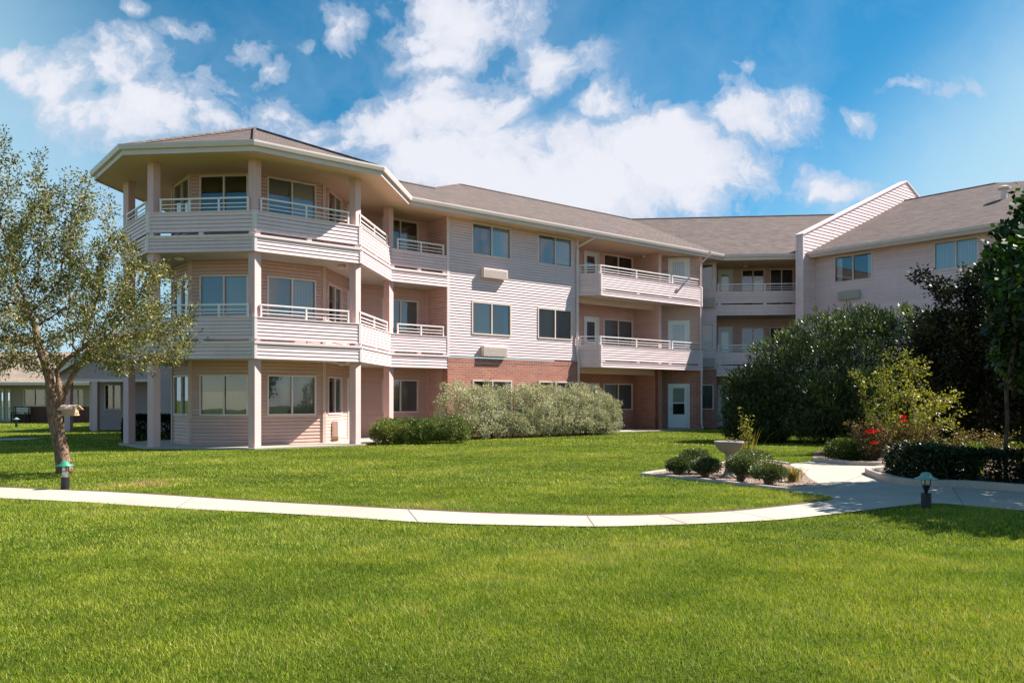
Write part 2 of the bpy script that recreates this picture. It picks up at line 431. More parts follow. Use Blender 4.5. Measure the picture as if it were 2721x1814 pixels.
class MB:
    """collects shapes; build() links them as one mesh object"""
    def __init__(s):
        s.v, s.f, s.m, s.flip = [], [], [], []
    def face(s, pts, mi=0):
        b = len(s.v)
        s.v.extend([tuple(p) for p in pts])
        s.f.append(tuple(range(b, b + len(pts))))
        s.m.append(mi)
    def hexa(s, a, mi=0):
        b = len(s.v)
        s.v.extend([tuple(p) for p in a])
        for q in ((0, 3, 2, 1), (4, 5, 6, 7), (0, 1, 5, 4), (1, 2, 6, 5), (2, 3, 7, 6), (3, 0, 4, 7)):
            s.f.append(tuple(b + i for i in q)); s.m.append(mi)
    def box(s, x0, x1, y0, y1, z0, z1, mi=0):
        s.hexa([(x0, y0, z0), (x1, y0, z0), (x1, y1, z0), (x0, y1, z0), (x0, y0, z1), (x1, y0, z1), (x1, y1, z1), (x0, y1, z1)], mi)
    def prism(s, poly, z0, z1, mi=0, cap=True):
        n = len(poly); b = len(s.v)
        s.v.extend([(p[0], p[1], z0) for p in poly] + [(p[0], p[1], z1) for p in poly])
        for i in range(n):
            j = (i + 1) % n
            s.f.append((b + i, b + j, b + n + j, b + n + i)); s.m.append(mi)
        if cap:
            s.f.append(tuple(b + i for i in reversed(range(n)))); s.m.append(mi)
            s.f.append(tuple(b + n + i for i in range(n))); s.m.append(mi)
    def tube(s, path, radii, sides=8, mi=0, cap=True):
        path = [Vector(p) for p in path]
        if isinstance(radii, (int, float)): radii = [radii] * len(path)
        rings = []
        up = Vector((0.123, 0.3, 1)).normalized()
        for i, p in enumerate(path):
            d = (path[min(i + 1, len(path) - 1)] - path[max(i - 1, 0)])
            d = d.normalized() if d.length > 1e-9 else Vector((0, 0, 1))
            a = d.cross(up)
            if a.length < 0.05: a = d.cross(Vector((1, 0, 0)))
            a.normalize(); c = d.cross(a)
            b = len(s.v)
            for k in range(sides):
                an = 2 * math.pi * k / sides
                s.v.append(tuple(p + (a * math.cos(an) + c * math.sin(an)) * radii[i]))
            rings.append(b)
        for r0, r1 in zip(rings, rings[1:]):
            for k in range(sides):
                j = (k + 1) % sides
                s.f.append((r0 + k, r0 + j, r1 + j, r1 + k)); s.m.append(mi)
        if cap:
            s.f.append(tuple(rings[0] + k for k in reversed(range(sides)))); s.m.append(mi)
            s.f.append(tuple(rings[-1] + k for k in range(sides))); s.m.append(mi)
    def lathe(s, c, prof, sides=24, mi=0):
        """prof: list of (r, z) bottom to top"""
        rings = []
        for r, z in prof:
            b = len(s.v)
            for k in range(sides):
                an = 2 * math.pi * k / sides
                s.v.append((c[0] + r * math.cos(an), c[1] + r * math.sin(an), c[2] + z))
            rings.append(b)
        for r0, r1 in zip(rings, rings[1:]):
            for k in range(sides):
                j = (k + 1) % sides
                s.f.append((r0 + k, r0 + j, r1 + j, r1 + k)); s.m.append(mi)
        s.f.append(tuple(rings[0] + k for k in reversed(range(sides)))); s.m.append(mi)
        s.f.append(tuple(rings[-1] + k for k in range(sides))); s.m.append(mi)
    def build(s, name, mat, parent=None, smooth=False, bevel=0.0, fix=True):
        me = bpy.data.meshes.new(name)
        off = WLOC.get(parent.name, Vector((0, 0, 0))) if parent is not None else Vector((0, 0, 0))
        me.from_pydata([(v[0] - off.x, v[1] - off.y, v[2] - off.z) for v in s.v], [], s.f)
        mats = mat if isinstance(mat, (list, tuple)) else [mat]
        for m in mats: me.materials.append(MATS[m])
        if len(mats) > 1: me.polygons.foreach_set('material_index', s.m)
        if fix:
            bm = bmesh.new(); bm.from_mesh(me)
            bmesh.ops.remove_doubles(bm, verts=bm.verts, dist=1e-5)
            if fix == 'normals': bmesh.ops.recalc_face_normals(bm, faces=bm.faces)
            if bevel > 0:
                ed = [e for e in bm.edges if len(e.link_faces) == 2 and e.calc_face_angle(0) > 0.6]
                bmesh.ops.bevel(bm, geom=ed, offset=bevel, segments=1, affect='EDGES', clamp_overlap=True)
            bm.to_mesh(me); bm.free()
        me.update()
        if smooth: me.polygons.foreach_set('use_smooth', [True] * len(me.polygons))
        auto_uv(me)
        o = bpy.data.objects.new(name, me)
        return link(o, parent)

def raw_mesh(name, V, nper, mat, parent=None, tint=None):
    """V: (N*nper,3) array, nper vertices per face"""
    n = len(V) // nper
    off = np.array(WLOC.get(parent.name, Vector((0, 0, 0)))) if parent is not None else np.zeros(3)
    me = bpy.data.meshes.new(name)
    me.vertices.add(len(V)); me.loops.add(len(V)); me.polygons.add(n)
    me.vertices.foreach_set('co', (V - off).astype(np.float32).ravel())
    me.loops.foreach_set('vertex_index', np.arange(len(V), dtype=np.int32))
    me.polygons.foreach_set('loop_start', np.arange(n, dtype=np.int32) * nper)
    me.update(calc_edges=False)
    if tint is not None:
        a = me.attributes.new('tint', 'FLOAT', 'POINT')
        a.data.foreach_set('value', np.repeat(tint, nper).astype(np.float32))
    me.materials.append(MATS[mat])
    o = bpy.data.objects.new(name, me)
    return link(o, parent)

def unit(a):
    return a / np.maximum(np.linalg.norm(a, axis=-1, keepdims=True), 1e-9)

def leaves(name, P, axis, length, width, mat, parent, tint, jitter=0.3, rng=RNG):
    """one small rhombic leaf per point P, growing along axis"""
    n = len(P)
    ax = unit(axis + rng.normal(0, jitter, (n, 3)))
    side = unit(np.cross(ax, rng.normal(0, 1, (n, 3))))
    L = (length * rng.uniform(0.65, 1.3, n))[:, None]
    W = (width * rng.uniform(0.7, 1.25, n))[:, None]
    V = np.empty((n, 4, 3))
    V[:, 0] = P
    V[:, 1] = P + ax * L * 0.45 + side * W * 0.5
    V[:, 2] = P + ax * L
    V[:, 3] = P + ax * L * 0.45 - side * W * 0.5
    return raw_mesh(name, V.reshape(-1, 3), 4, mat, parent, tint)

def G(x, y, z=0.0):
    """photo pixel -> point on the level ground"""
    Y = (EYE - z) * F / (y - HY)
    return ((x - CX) / F * Y, Y)

def in_poly(P, poly):
    x, y = P[:, 0], P[:, 1]
    ins = np.zeros(len(P), bool)
    n = len(poly)
    for i in range(n):
        x0, y0 = poly[i]; x1, y1 = poly[(i + 1) % n]
        c = ((y0 > y) != (y1 > y)) & (x < (x1 - x0) * (y - y0) / (y1 - y0 + 1e-12) + x0)
        ins ^= c
    return ins

def smooth_line(pts, n=6):
    """Catmull-Rom through 2-D points"""
    out = []
    P = [Vector(p) for p in pts]
    P = [P[0] * 2 - P[1]] + P + [P[-1] * 2 - P[-2]]
    for i in range(1, len(P) - 2):
        for k in range(n):
            t = k / n
            a, b, c, d = P[i - 1], P[i], P[i + 1], P[i + 2]
            out.append(tuple(0.5 * ((2 * b) + (c - a) * t + (2 * a - 5 * b + 4 * c - d) * t * t + (3 * b - a - 3 * c + d) * t ** 3)))
    out.append(tuple(P[-2]))
    return out

def offset_path(pts, w):
    """shift a left-to-right wall path by w towards the camera side, mitred"""
    res = []
    n = len(pts)
    ns = []
    for a, b in zip(pts, pts[1:]):
        d = Vector((b[0] - a[0], b[1] - a[1])).normalized()
        ns.append(Vector((d.y, -d.x)))
    for i in range(n):
        p = Vector(pts[i][:2])
        if i == 0: q = p + ns[0] * w
        elif i == n - 1: q = p + ns[-1] * w
        else:
            m = ns[i - 1] + ns[i]
            q = p + m * (2 * w / m.length_squared)
        res.append((q.x, q.y))
    return res

#@@ GROUND
# ------------------------------------------------------------------ ground, paths, beds
BED = [G(1704, 1263), G(1812, 1272), G(1908, 1283), G(2061, 1301), G(2110, 1304), G(2201, 1297), G(2180, 1289), G(2150, 1272), G(2132, 1254), G(2098, 1236), G(2040, 1228), G(1930, 1232), G(1800, 1249)]
walk_top = smooth_line([G(-420, 1280), G(0, 1296.5), G(336, 1311.4), G(700, 1334.6), G(900, 1345.6), G(1104, 1356.5), G(1274, 1365), G(1478, 1371), G(1600, 1372.4), G(1738, 1370.5), G(1942, 1360.5), G(2112, 1343.5), G(2208, 1331)], 4)
walk_bot = smooth_line([G(-420, 1305), G(0, 1325), G(208, 1335), G(357, 1345), G(536, 1356), G(700, 1363.5), G(900, 1375), G(1138, 1390.5), G(1376, 1397.5), G(1580, 1400.7), G(1738, 1397.5), G(1908, 1391.5), G(2078, 1382), G(2214, 1367.5), G(2300, 1357.5), G(2393, 1346), G(2478, 1339), G(2563, 1344.6), G(2721, 1359), G(3050, 1392)], 4)
tongue = [G(2216, 1327), G(2205, 1319.5), G(2146, 1312.5), G(2085, 1305)]
branch = smooth_line([G(2150, 1272), G(2132, 1254), G(2098, 1236), G(2128, 1230), G(2157, 1226.5)], 3) + [G(2166, 1228), G(2251, 1237), G(2340, 1239)]
far_end = [(9.2, 17.45), (9.2, 15.95), (8.4, 15.85)]
right_kerb = smooth_line([G(2335, 1252), G(2298, 1259), G(2330, 1274), G(2378, 1287), G(2453, 1295.5), G(2563, 1297), G(2721, 1309), G(3050, 1338)], 4)
PATH = walk_top + tongue + [G(2110, 1304), G(2201, 1297), G(2180, 1289)] + branch + far_end + right_kerb + list(reversed(walk_bot))

def sheet(name, poly, z, mat, label=None, cat=None, kind='structure'):
    me = bpy.data.meshes.new(name)
    bm = bmesh.new()
    vs = [bm.verts.new((p[0], p[1], z)) for p in poly]
    es = [bm.edges.new((vs[i], vs[(i + 1) % len(vs)])) for i in range(len(vs))]
    bmesh.ops.triangle_fill(bm, edges=es, use_beauty=True, normal=(0, 0, 1))
    for f in bm.faces:
        if f.normal.z < 0: f.normal_flip()
    bm.to_mesh(me); bm.free()
    me.materials.append(MATS[mat])
    auto_uv(me)
    o = bpy.data.objects.new(name, me)
    link(o)
    return tag(o, label, cat, kind=kind)

mb = MB()
S = 1500
mb.face([(-S, -60, 0), (S, -60, 0), (S, S, 0), (-S, S, 0)])
tag(mb.build('lawn', 'lawn'), 'sunlit green lawn around the walk and the apartment building', 'lawn', kind='structure')
tag(sheet('path', PATH, 0.014, 'concrete'), 'pale concrete garden walk curving across the lawn to the planting beds', 'path')
mb = MB()
def joint(a, b):
    a = Vector(G(*a)); b = Vector(G(*b)); d = (b - a).normalized(); n = Vector((-d.y, d.x)) * 0.005
    mb.face([(p.x, p.y, 0.0175) for p in (a - n, b - n, b + n, a + n)])
for a, b in (((1560, 1372.6), (1579, 1400)), ((1752, 1370.5), (1826, 1394)), ((1944, 1361), (2060, 1382)), ((1085, 1356.5), (1110, 1388)), ((512, 1324), (470, 1351.5)),
             ((2122, 1344), (2290, 1357)), ((2166, 1317), (2420, 1293)), ((2216, 1327), (2480, 1337)), ((2204, 1297), (2300, 1261)), ((2150, 1268), (2320, 1268)), ((2530, 1297), (2560, 1343))):
    joint(a, b)
tag(mb.build('path_joints', 'joint'), 'thin dark joints cut across the concrete walk', 'path joints', kind='structure')
# narrow bare edge along the far side of the walk
e = walk_top
edge = [(p[0], p[1] - 0.0) for p in e] + [(p[0], p[1] + 0.17) for p in reversed(e)]
tag(sheet('soil', edge, 0.006, 'soil'), 'thin strip of bare soil along the far edge of the walk', 'soil')
tag(sheet('bed_soil', BED, 0.02, 'mulch'), 'mulched soil of the bed under the birdbath', 'mulch')
RBED = right_kerb[2:] + [G(3050, 1215), G(2335, 1250)]
RBED = [right_kerb[1]] + right_kerb[3:] + [(18, 15.0), (13.2, 16.5), (8.4, 15.7), right_kerb[0]]
tag(sheet('garden_soil', RBED, 0.03, 'soil'), 'shaded garden soil behind the curved kerb at right', 'soil')
RBED2 = [G(2157, 1222), G(2166, 1226), G(2251, 1235), G(2340, 1237), (9.2, 17.5), (9.2, 16.0), (13.2, 16.6), (18, 15.1), (18, 24), (9.6, 24), (8.0, 21.5)]
tag(sheet('hedge_soil', RBED2, 0.022, 'soil'), 'soil under the rose bush and the tall hedge', 'soil')

def kerb_run(name, pts, h, w, label):
    mb = MB()
    outer = offset_path(pts, 0.0); inner = offset_path(pts, -w)
    for i in range(len(pts) - 1):
        a, b, c, d = outer[i], outer[i + 1], inner[i + 1], inner[i]
        mb.face([(a[0], a[1], 0), (b[0], b[1], 0), (b[0], b[1], h), (a[0], a[1], h)])
        mb.face([(a[0], a[1], h), (b[0], b[1], h), (c[0], c[1], h), (d[0], d[1], h)])
        mb.face([(d[0], d[1], h), (c[0], c[1], h), (c[0], c[1], 0), (d[0], d[1], 0)])
    for k in (0, -1):
        a, d = outer[k], inner[k]
        mb.face([(a[0], a[1], 0), (a[0], a[1], h), (d[0], d[1], h), (d[0], d[1], 0)])
    return tag(mb.build(name, 'kerb', fix='normals', bevel=0.012), label, 'kerb', kind='structure')
bed_front = smooth_line([G(1700, 1263.5), G(1812, 1273), G(1908, 1284), G(2061, 1302), G(2110, 1304.5)], 3) + [G(2204, 1297.5)]
kerb_run('kerb', bed_front, 0.055, 0.10, 'low concrete kerb along the front of the birdbath bed')
kerb_run('kerb', [G(2098, 1234), G(2040, 1226), G(1930, 1231), G(1800, 1247), G(1704, 1261)], 0.05, 0.10, 'low concrete kerb along the back of the birdbath bed')
kerb_run('kerb', [right_kerb[0]] + right_kerb[2:], 0.12, 0.16, 'curved concrete kerb in front of the dark low hedge')
kerb_run('kerb', [G(2155, 1226), G(2166, 1228), G(2251, 1237), G(2340, 1239.5), (8.6, 17.4)], 0.10, 0.16, 'concrete kerb under the small round boxwood and rose bush')
# side walk among the cottages, far left
tag(sheet('cottage_walk', [(-40, 33), (-21, 29), (-17.0, 29.6), (-17.0, 28.2), (-21, 27.6), (-40, 30.2)], 0.012, 'concrete'), 'shaded walk leading to the cottages at left', 'path')

#@@ BUILDING
# ------------------------------------------------------------------ apartment building
V2 = lambda *a: Vector(a)
TH = math.atan2(2660, F)
d2 = V2(math.sin(TH), math.cos(TH)); n2 = V2(d2.y, -d2.x)                  # main facade
def rot(v, deg):
    a = R(deg); return V2(v.x * math.cos(a) - v.y * math.sin(a), v.x * math.sin(a) + v.y * math.cos(a))
d3 = rot(d2, 45); n3 = V2(d3.y, -d3.x)
d1 = rot(d2, -45); n1 = V2(d1.y, -d1.x)
d0 = rot(d2, -90); n0 = V2(d0.y, -d0.x)
P1 = V2(-7.22, 22.8)
P2 = P1 + d2 * 3.32
P3 = P2 + d3 * 3.66
P0 = P1 - d1 * 3.16
PM = P0 - d0 * 2.75
PK = PM + rot(d0, -45) * -4.5
def ray_u(o, d, x, w=0.0):
    """distance along wall line o+d*u (shifted w to the front) seen in photo column x"""
    n = V2(d.y, -d.x); o = o + n * w; k = (x - CX) / F
    return (k * o.y - o.x) / (d.x - k * d.y)
def ray_z(p, y):
    return EYE + (HY - y) * p.y / F
class Pl:
    def __init__(s, o, d):
        s.o = V2(*o); s.d = d; s.n = V2(d.y, -d.x)
    def p2(s, u, w=0.0):
        return s.o + s.d * u + s.n * w
    def __call__(s, u, z, w=0.0):
        p = s.p2(u, w); return (p.x, p.y, z)
    def ux(s, x, w=0.0):
        return ray_u(s.o, s.d, x, w)

uMi = ray_u(P3, d2, 1188.7); uMe = ray_u(P3, d2, 1536)
M = Pl(P3, d2)
Mi, Me = M.p2(uMi), M.p2(uMe)
WIN = 1.35                                           # depth of the porch behind the parapets
bis = lambda a, b: (a + b) * (2 / (a + b).length_squared)
Q0 = P0 - bis(n0, n1) * WIN
Q1 = P1 - bis(n1, n2) * WIN
Q2 = P2 - bis(n2, n3) * WIN
Qm = Q0 - d0 * 1.67
Qk = Qm + d3 * 5.0
back_o = P3 - n2 * WIN
t3 = ((back_o - Q2).x * n2.x + (back_o - Q2).y * n2.y) / (d3.x * n2.x + d3.y * n2.y)
Q3 = Q2 + d3 * t3
Q4 = Mi - n2 * WIN
# projecting balcony and the recess behind it
B1 = Me + d1 * 0.95
N2o = V2(7.9, 38.55)
def isect(p, d, q, e):
    c = d.x * e.y - d.y * e.x
    t = ((q.x - p.x) * e.y - (q.y - p.y) * e.x) / c
    return p + d * t
B2 = isect(B1, d2, N2o, d1)
uPil = ray_u(P3, d2, 1750)
Pil = M.p2(uPil)
REC = 1.5
RB0, RB1 = Me - n2 * REC, Pil - n2 * REC
N2a = isect(N2o, d1, Pil, n2)
Gm = P3 + bis(n2, n3) * 0.75                          # gutter corner above P3
P4g = Gm + d2 * ((1923 - CX) / F * Gm.y - Gm.x) * (1 / (d2.x - (1923 - CX) / F * d2.y))
No = P4g - n1 * 0.75
Nw = Pl(No, d1)
uN0, uN1 = Nw.ux(1850), Nw.ux(1904)
FIN = V2(13.74, 38.42)                                # near corner of the gabled parapet wall
FW = 0.33
finl = FIN - n2 * FW
dR = n2; nR = -d2
Rc = FIN + d2 * 1.07
Rw = Pl(Rc, dR)
uN2 = (isect(Nw.o, d1, finl, d2) - Nw.o).dot(d1)
Z = dict(bb=2.56, bt=3.05, gp=3.115, pt=3.74, rt=4.11)
SOF, EAVE = 8.18, 8.42

apt = thing('apartment_building', (P3.x, P3.y, 0), 'three storey pink sided apartment building with octagonal balcony bay and grey shingle roof', 'building')

LAP = LAP_
SLOT = .009
def cuts_for(a, b, extra):
    return sorted({a, b} | {e for e in extra if a + 1e-4 < e < b - 1e-4})
def siding(mb, pl, u0, u1, z0, z1, holes=(), w=0.0, mi=0, lap=LAP, lip=0.018):
    """lap siding with openings: every course leans out to a lip that casts a shadow line"""
    zs = set([z0, z1])
    k = math.ceil(z0 / lap)
    while k * lap < z1 - 1e-4:
        zs.add(round(k * lap, 5)); k += 1
    for h in holes:
        for zz in (h[2], h[3]):
            if z0 < zz < z1: zs.add(zz)
    zs = sorted(zs)
    zs = [z for i, z in enumerate(zs) if i == 0 or z - zs[i - 1] > 1e-4]
    for a, b in zip(zs, zs[1:]):
        mid = (a + b) / 2
        base = math.floor(mid / lap + 1e-6) * lap
        wa = w + lip * (1 - (a - base) / lap); wb = w + lip * (1 - (b - base) / lap)
        spans = [(u0, u1)]
        for h in holes:
            if h[2] < mid < h[3]:
                spans = [q for s in spans for q in ((s[0], min(s[1], h[0])), (max(s[0], h[1]), s[1])) if q[1] - q[0] > 1e-3]
        lo = abs(a - base) < 1e-3; hi = abs(b - base - lap) < 1e-3
        a2 = a + SLOT if lo else a; b2 = b - SLOT * .6 if hi else b
        if b2 <= a2: continue
        for s0, s1 in spans:
            mb.face([pl(s0, a2, wa), pl(s1, a2, wa), pl(s1, b2, wb), pl(s0, b2, wb)], mi)
            if lo:
                mb.face([pl(s0, a2, w - .03), pl(s1, a2, w - .03), pl(s1, a2, wa), pl(s0, a2, wa)], mi)
                mb.face([pl(s0, a, w - .03), pl(s1, a, w - .03), pl(s1, a2, w - .03), pl(s0, a2, w - .03)], mi)
            if hi:
                mb.face([pl(s0, b2, wb), pl(s1, b2, wb), pl(s1, b2, w - .03), pl(s0, b2, w - .03)], mi)
                mb.face([pl(s0, b2, w - .03), pl(s1, b2, w - .03), pl(s1, b, w - .03), pl(s0, b, w - .03)], mi)
def flat(mb, pl, u0, u1, z0, z1, holes=(), w=0.0, mi=0):
    us = cuts_for(u0, u1, [x for h in holes for x in h[:2]]); zs = cuts_for(z0, z1, [x for h in holes for x in h[2:]])
    for a, b in zip(us, us[1:]):
        for c, d in zip(zs, zs[1:]):
            if any(h[0] < (a + b) / 2 < h[1] and h[2] < (c + d) / 2 < h[3] for h in holes): continue
            mb.face([pl(a, c, w), pl(b, c, w), pl(b, d, w), pl(a, d, w)], mi)
def pbox(mb, pl, u0, u1, z0, z1, w0, w1, mi=0):
    mb.hexa([pl(u0, z0, w1), pl(u1, z0, w1), pl(u1, z0, w0), pl(u0, z0, w0), pl(u0, z1, w1), pl(u1, z1, w1), pl(u1, z1, w0), pl(u0, z1, w0)], mi)

def window(pl, u0, u1, z0, z1, left=None, right=None, parent=None, single=False, depth=0.9, w=0.0):
    """sliding window: frame with mullion > panes, blinds, dark room behind"""
    parent = parent or apt
    mb = MB(); t = 0.034; e = .014
    pbox(mb, pl, u0 - e, u0 + t, z0 - e, z1 + e, w - .05, w + .035)
    pbox(mb, pl, u1 - t, u1 + e, z0 - e, z1 + e, w - .05, w + .035)
    pbox(mb, pl, u0 + t, u1 - t, z1 - t, z1 + e, w - .05, w + .033)
    pbox(mb, pl, u0 + t, u1 - t, z0 - e, z0 + t, w - .05, w + .042)
    um = (u0 + u1) / 2
    if not single:
        pbox(mb, pl, um - .024, um + .024, z0 + t, z1 - t, w - .05, w + .03)
    a, b, c, d = u0 + .01, u1 - .01, z0 + .01, z1 - .01
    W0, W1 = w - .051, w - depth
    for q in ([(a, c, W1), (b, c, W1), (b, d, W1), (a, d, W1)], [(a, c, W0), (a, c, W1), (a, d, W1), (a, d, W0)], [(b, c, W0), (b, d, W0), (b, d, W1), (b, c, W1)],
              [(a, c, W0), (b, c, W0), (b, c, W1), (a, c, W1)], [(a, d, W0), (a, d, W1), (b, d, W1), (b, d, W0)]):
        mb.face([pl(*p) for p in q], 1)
    o = mb.build('window', ['frame', 'room'], parent)
    halves = [(u0 + t, u1 - t)] if single else [(u0 + t, um - .024), (um + .024, u1 - t)]
    for i, (a, b) in enumerate(halves):
        g = MB(); wz = w - .012 - .014 * i
        g.face([pl(a, z0 + t, wz), pl(b, z0 + t, wz), pl(b, z1 - t, wz), pl(a, z1 - t, wz)])
        g.build('pane', 'glass', o)
        bl = (left, right)[i]
        if bl:
            kind, lo, hi = bl
            g = MB(); zz0 = z0 + (z1 - z0) * lo; zz1 = z0 + (z1 - z0) * hi
            g.face([pl(a - .02, zz0, w - .10), pl(b + .02, zz0, w - .10), pl(b + .02, zz1, w - .10), pl(a - .02, zz1, w - .10)])
            g.build('window_blind' if kind != 'curtain' else 'curtain', kind, o)
    return o

def door(pl, u0, u1, z0, z1, glass=(0.50, 0.92), lower=None, blind=None, parent=None, w=0.0, screen=False):
    parent = parent or apt
    mb = MB(); t = 0.06
    pbox(mb, pl, u0 - t, u0, z0, z1 + t, w - .06, w + .05)
    pbox(mb, pl, u1, u1 + t, z0, z1 + t, w - .06, w + .05)
    pbox(mb, pl, u0, u1, z1, z1 + t, w - .06, w + .048)
    fr = mb.build('door_frame', 'door_white', parent)
    fr.name = 'door_frame'
    h = z1 - z0; wd = u1 - u0
    holes = [(u0 + wd * .2, u1 - wd * .2, z0 + h * glass[0], z0 + h * glass[1])]
    if lower: holes.append((u0 + wd * .2, u1 - wd * .2, z0 + h * lower[0], z0 + h * lower[1]))
    mb = MB()
    flat(mb, pl, u0 + .003, u1 - .003, z0 + .01, z1 - .003, holes, w - .015)
    for (a, b, c, d) in holes:
        for q in ((a - .03, a, c - .03, d + .03), (b, b + .03, c - .03, d + .03), (a, b, c - .03, c), (a, b, d, d + .03)):
            pbox(mb, pl, *q, w - .04, w - .004)
    dr = mb.build('door', 'door_white', parent)
    for (a, b, c, d) in holes:
        g = MB(); g.face([pl(a, c, w - .03), pl(b, c, w - .03), pl(b, d, w - .03), pl(a, d, w - .03)])
        g.build('pane', 'glass', dr)
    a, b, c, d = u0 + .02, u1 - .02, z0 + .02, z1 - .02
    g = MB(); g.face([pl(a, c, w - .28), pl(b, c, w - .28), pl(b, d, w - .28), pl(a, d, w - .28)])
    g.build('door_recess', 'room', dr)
    if blind:
        g = MB(); q = holes[0]; zt = q[3]; zb = q[3] - (q[3] - q[2]) * blind[1]
        g.face([pl(q[0] - .02, zb, w - .07), pl(q[1] + .02, zb, w - .07), pl(q[1] + .02, zt, w - .07), pl(q[0] - .02, zt, w - .07)])
        g.build('door_blind', blind[0], dr)
    hd = MB(); uu = u0 + wd * .09
    hd.tube([pl(uu, z0 + .95, w - .015), pl(uu, z0 + .95, w + .045)], .022, 8)
    hd.tube([pl(uu - .01, z0 + .95, w + .045), pl(uu + .10, z0 + .95, w + .045)], .012, 6)
    hd.build('handle', 'lamp_steel', dr)
    return dr

def air_conditioner(pl, u0, u1, z0, z1, out=0.19, parent=None, w=0.02, mat='ac_case'):
    parent = parent or apt
    mb = MB()
    pbox(mb, pl, u0, u1, z0, z1, w, w + out)
    o = mb.build('air_conditioner', mat, parent, bevel=.012)
    g = MB(); n = 11
    for i in range(n):
        za = z0 + .05 + (z1 - z0 - .1) * i / n
        pbox(g, pl, u0 + .05, u1 - .05, za, za + (z1 - z0 - .1) / n * .45, w + out, w + out + .006)
    g.build('grille', mat, o)
    return o

# --- storeys
FLOORS = (0.0, 3.0, 6.0)
WZ = [(0.94, 2.14), (3.90, 5.12), (6.91, 8.10)]
DZ = [(0.06, 2.10), (3.02, 5.10), (6.02, 8.06)]
LOWZ = 0.0

# bay inner walls
B0w, B1w, B2w, B3w, B4w = Pl(Qm, d0), Pl(Q0, d1), Pl(Q1, d2), Pl(Q2, d3), Pl(Q3, d2)
L = lambda a, b: (b - a).length
mb = MB()
inner = [(B0w, L(Qm, Q0)), (B1w, L(Q0, Q1)), (B2w, L(Q1, Q2)), (B3w, L(Q2, Q3)), (B4w, L(Q3, Q4))]
win_u = {0: (B0w.ux(464), B0w.ux(504)), 1: (B1w.ux(532), B1w.ux(659)), 2: (B2w.ux(710.5), B2w.ux(838.5)), 3: (B3w.ux(871), B3w.ux(907)), 4: (B4w.ux(1016), B4w.ux(1110))}
BL = {0: (None, ('blind_grey', 0, 1)), 1: (('blind_grey', .45, 1), ('blind', 0, 1)), 2: (('blind_grey', 0, 1), ('blind', 0, 1)), 3: (None, ('blind', 0, 1)), 4: (('blind_grey', 0, 1), ('blind_grey', 0, 1))}
BLV = {(1, 0): (('blind', 0, .58), ('blind', 0, .60)), (1, 2): (None, ('blind_grey', 0, .36)), (2, 2): (('blind_grey', .25, 1), ('blind', 0, 1)), (4, 2): (None, ('blind', 0, .6)), (2, 0): (('blind_grey', 0, 1), ('blind_grey', 0, 1)),
       (1, 1): (('blind_grey', 0, 1), ('blind', 0, 1)), (0, 1): (None, ('curtain', 0, 1)), (0, 2): (None, ('curtain', 0, .5))}
dr_u = (B3w.ux(924), B3w.ux(924) + .86)
for i, (pl, ln) in enumerate(inner):
    holes = [(win_u[i][0], win_u[i][1], z0, z1) for z0, z1 in WZ]
    if i == 3: holes += [(dr_u[0], dr_u[1], z0, z1) for z0, z1 in DZ]
    siding(mb, pl, 0, ln, 0.05, 8.2, holes)
    for k, (z0, z1) in enumerate(WZ):
        l, r = BLV.get((i, k), BL[i])
        window(pl, win_u[i][0], win_u[i][1], z0, z1, l, r)
    if i == 3:
        for k, (z0, z1) in enumerate(DZ):
            door(pl, dr_u[0], dr_u[1], z0, z1, glass=(.52, .93), lower=(.30, .49) if k == 0 else None, blind=('blind_grey', 1))
siding(mb, Pl(Qk, -d3), 0, L(Qk, Qm), 0.05, 8.2)
side_in = Pl(Q4, n2)                                   # side wall of the inset balcony, faces left
siding(mb, side_in, 0, WIN - .02, 0.05, 8.2)
# corner boards
def corner_post(mb, p, z0, z1, ax, s=0.085, mi=1):
    a = ax.normalized() * s; b = V2(-a.y, a.x)
    mb.prism([p + a + b, p - a + b, p - a - b, p + a - b], z0, z1, mi)
for p, na, nb in ((Qm, n0, -d3 * -1), (Q0, n0, n1), (Q1, n1, n2), (Q2, n2, n3), (Q3, n3, n2), (Q4, n2, n3)):
    corner_post(mb, p, 0.05, 8.17, na, 0.05)
mb.build('siding_wall', ['siding_porch_shade', 'siding_pink'], apt)

# main facade with brick below
W1 = (M.ux(1254), M.ux(1356.5)); W2 = (M.ux(1429), M.ux(1519))
holes = [(w[0], w[1], z0, z1) for w in (W1, W2) for z0, z1 in WZ]
mb = MB()
siding(mb, M, uMi, uMe, 3.02, 8.2, holes)
pbox(mb, M, uMi - .02, uMi + .075, 3.02, 8.17, -.02, .028, 1)
pbox(mb, M, uMe - .075, uMe + .02, 3.02, 8.17, -.02, .028, 1)
mb.build('siding_wall', ['siding', 'trim'], apt)
mb = MB()
flat(mb, M, uMi - .02, uMe + .02, -.2, 2.80, holes, .05)
flat(mb, Pl(M.p2(uMi - .02, .05), n2), -.36, 0, -.2, 2.98)        # left return of the brick
flat(mb, Pl(M.p2(uMe + .02, .05), -n2), 0, .5, -.2, 2.98)
mb.face([M(uMi - .02, 2.98, .05), M(uMe + .02, 2.98, .05), M(uMe + .02, 2.98, 0), M(uMi - .02, 2.98, 0)])
bw = mb.build('brick_wall', 'brick', apt)
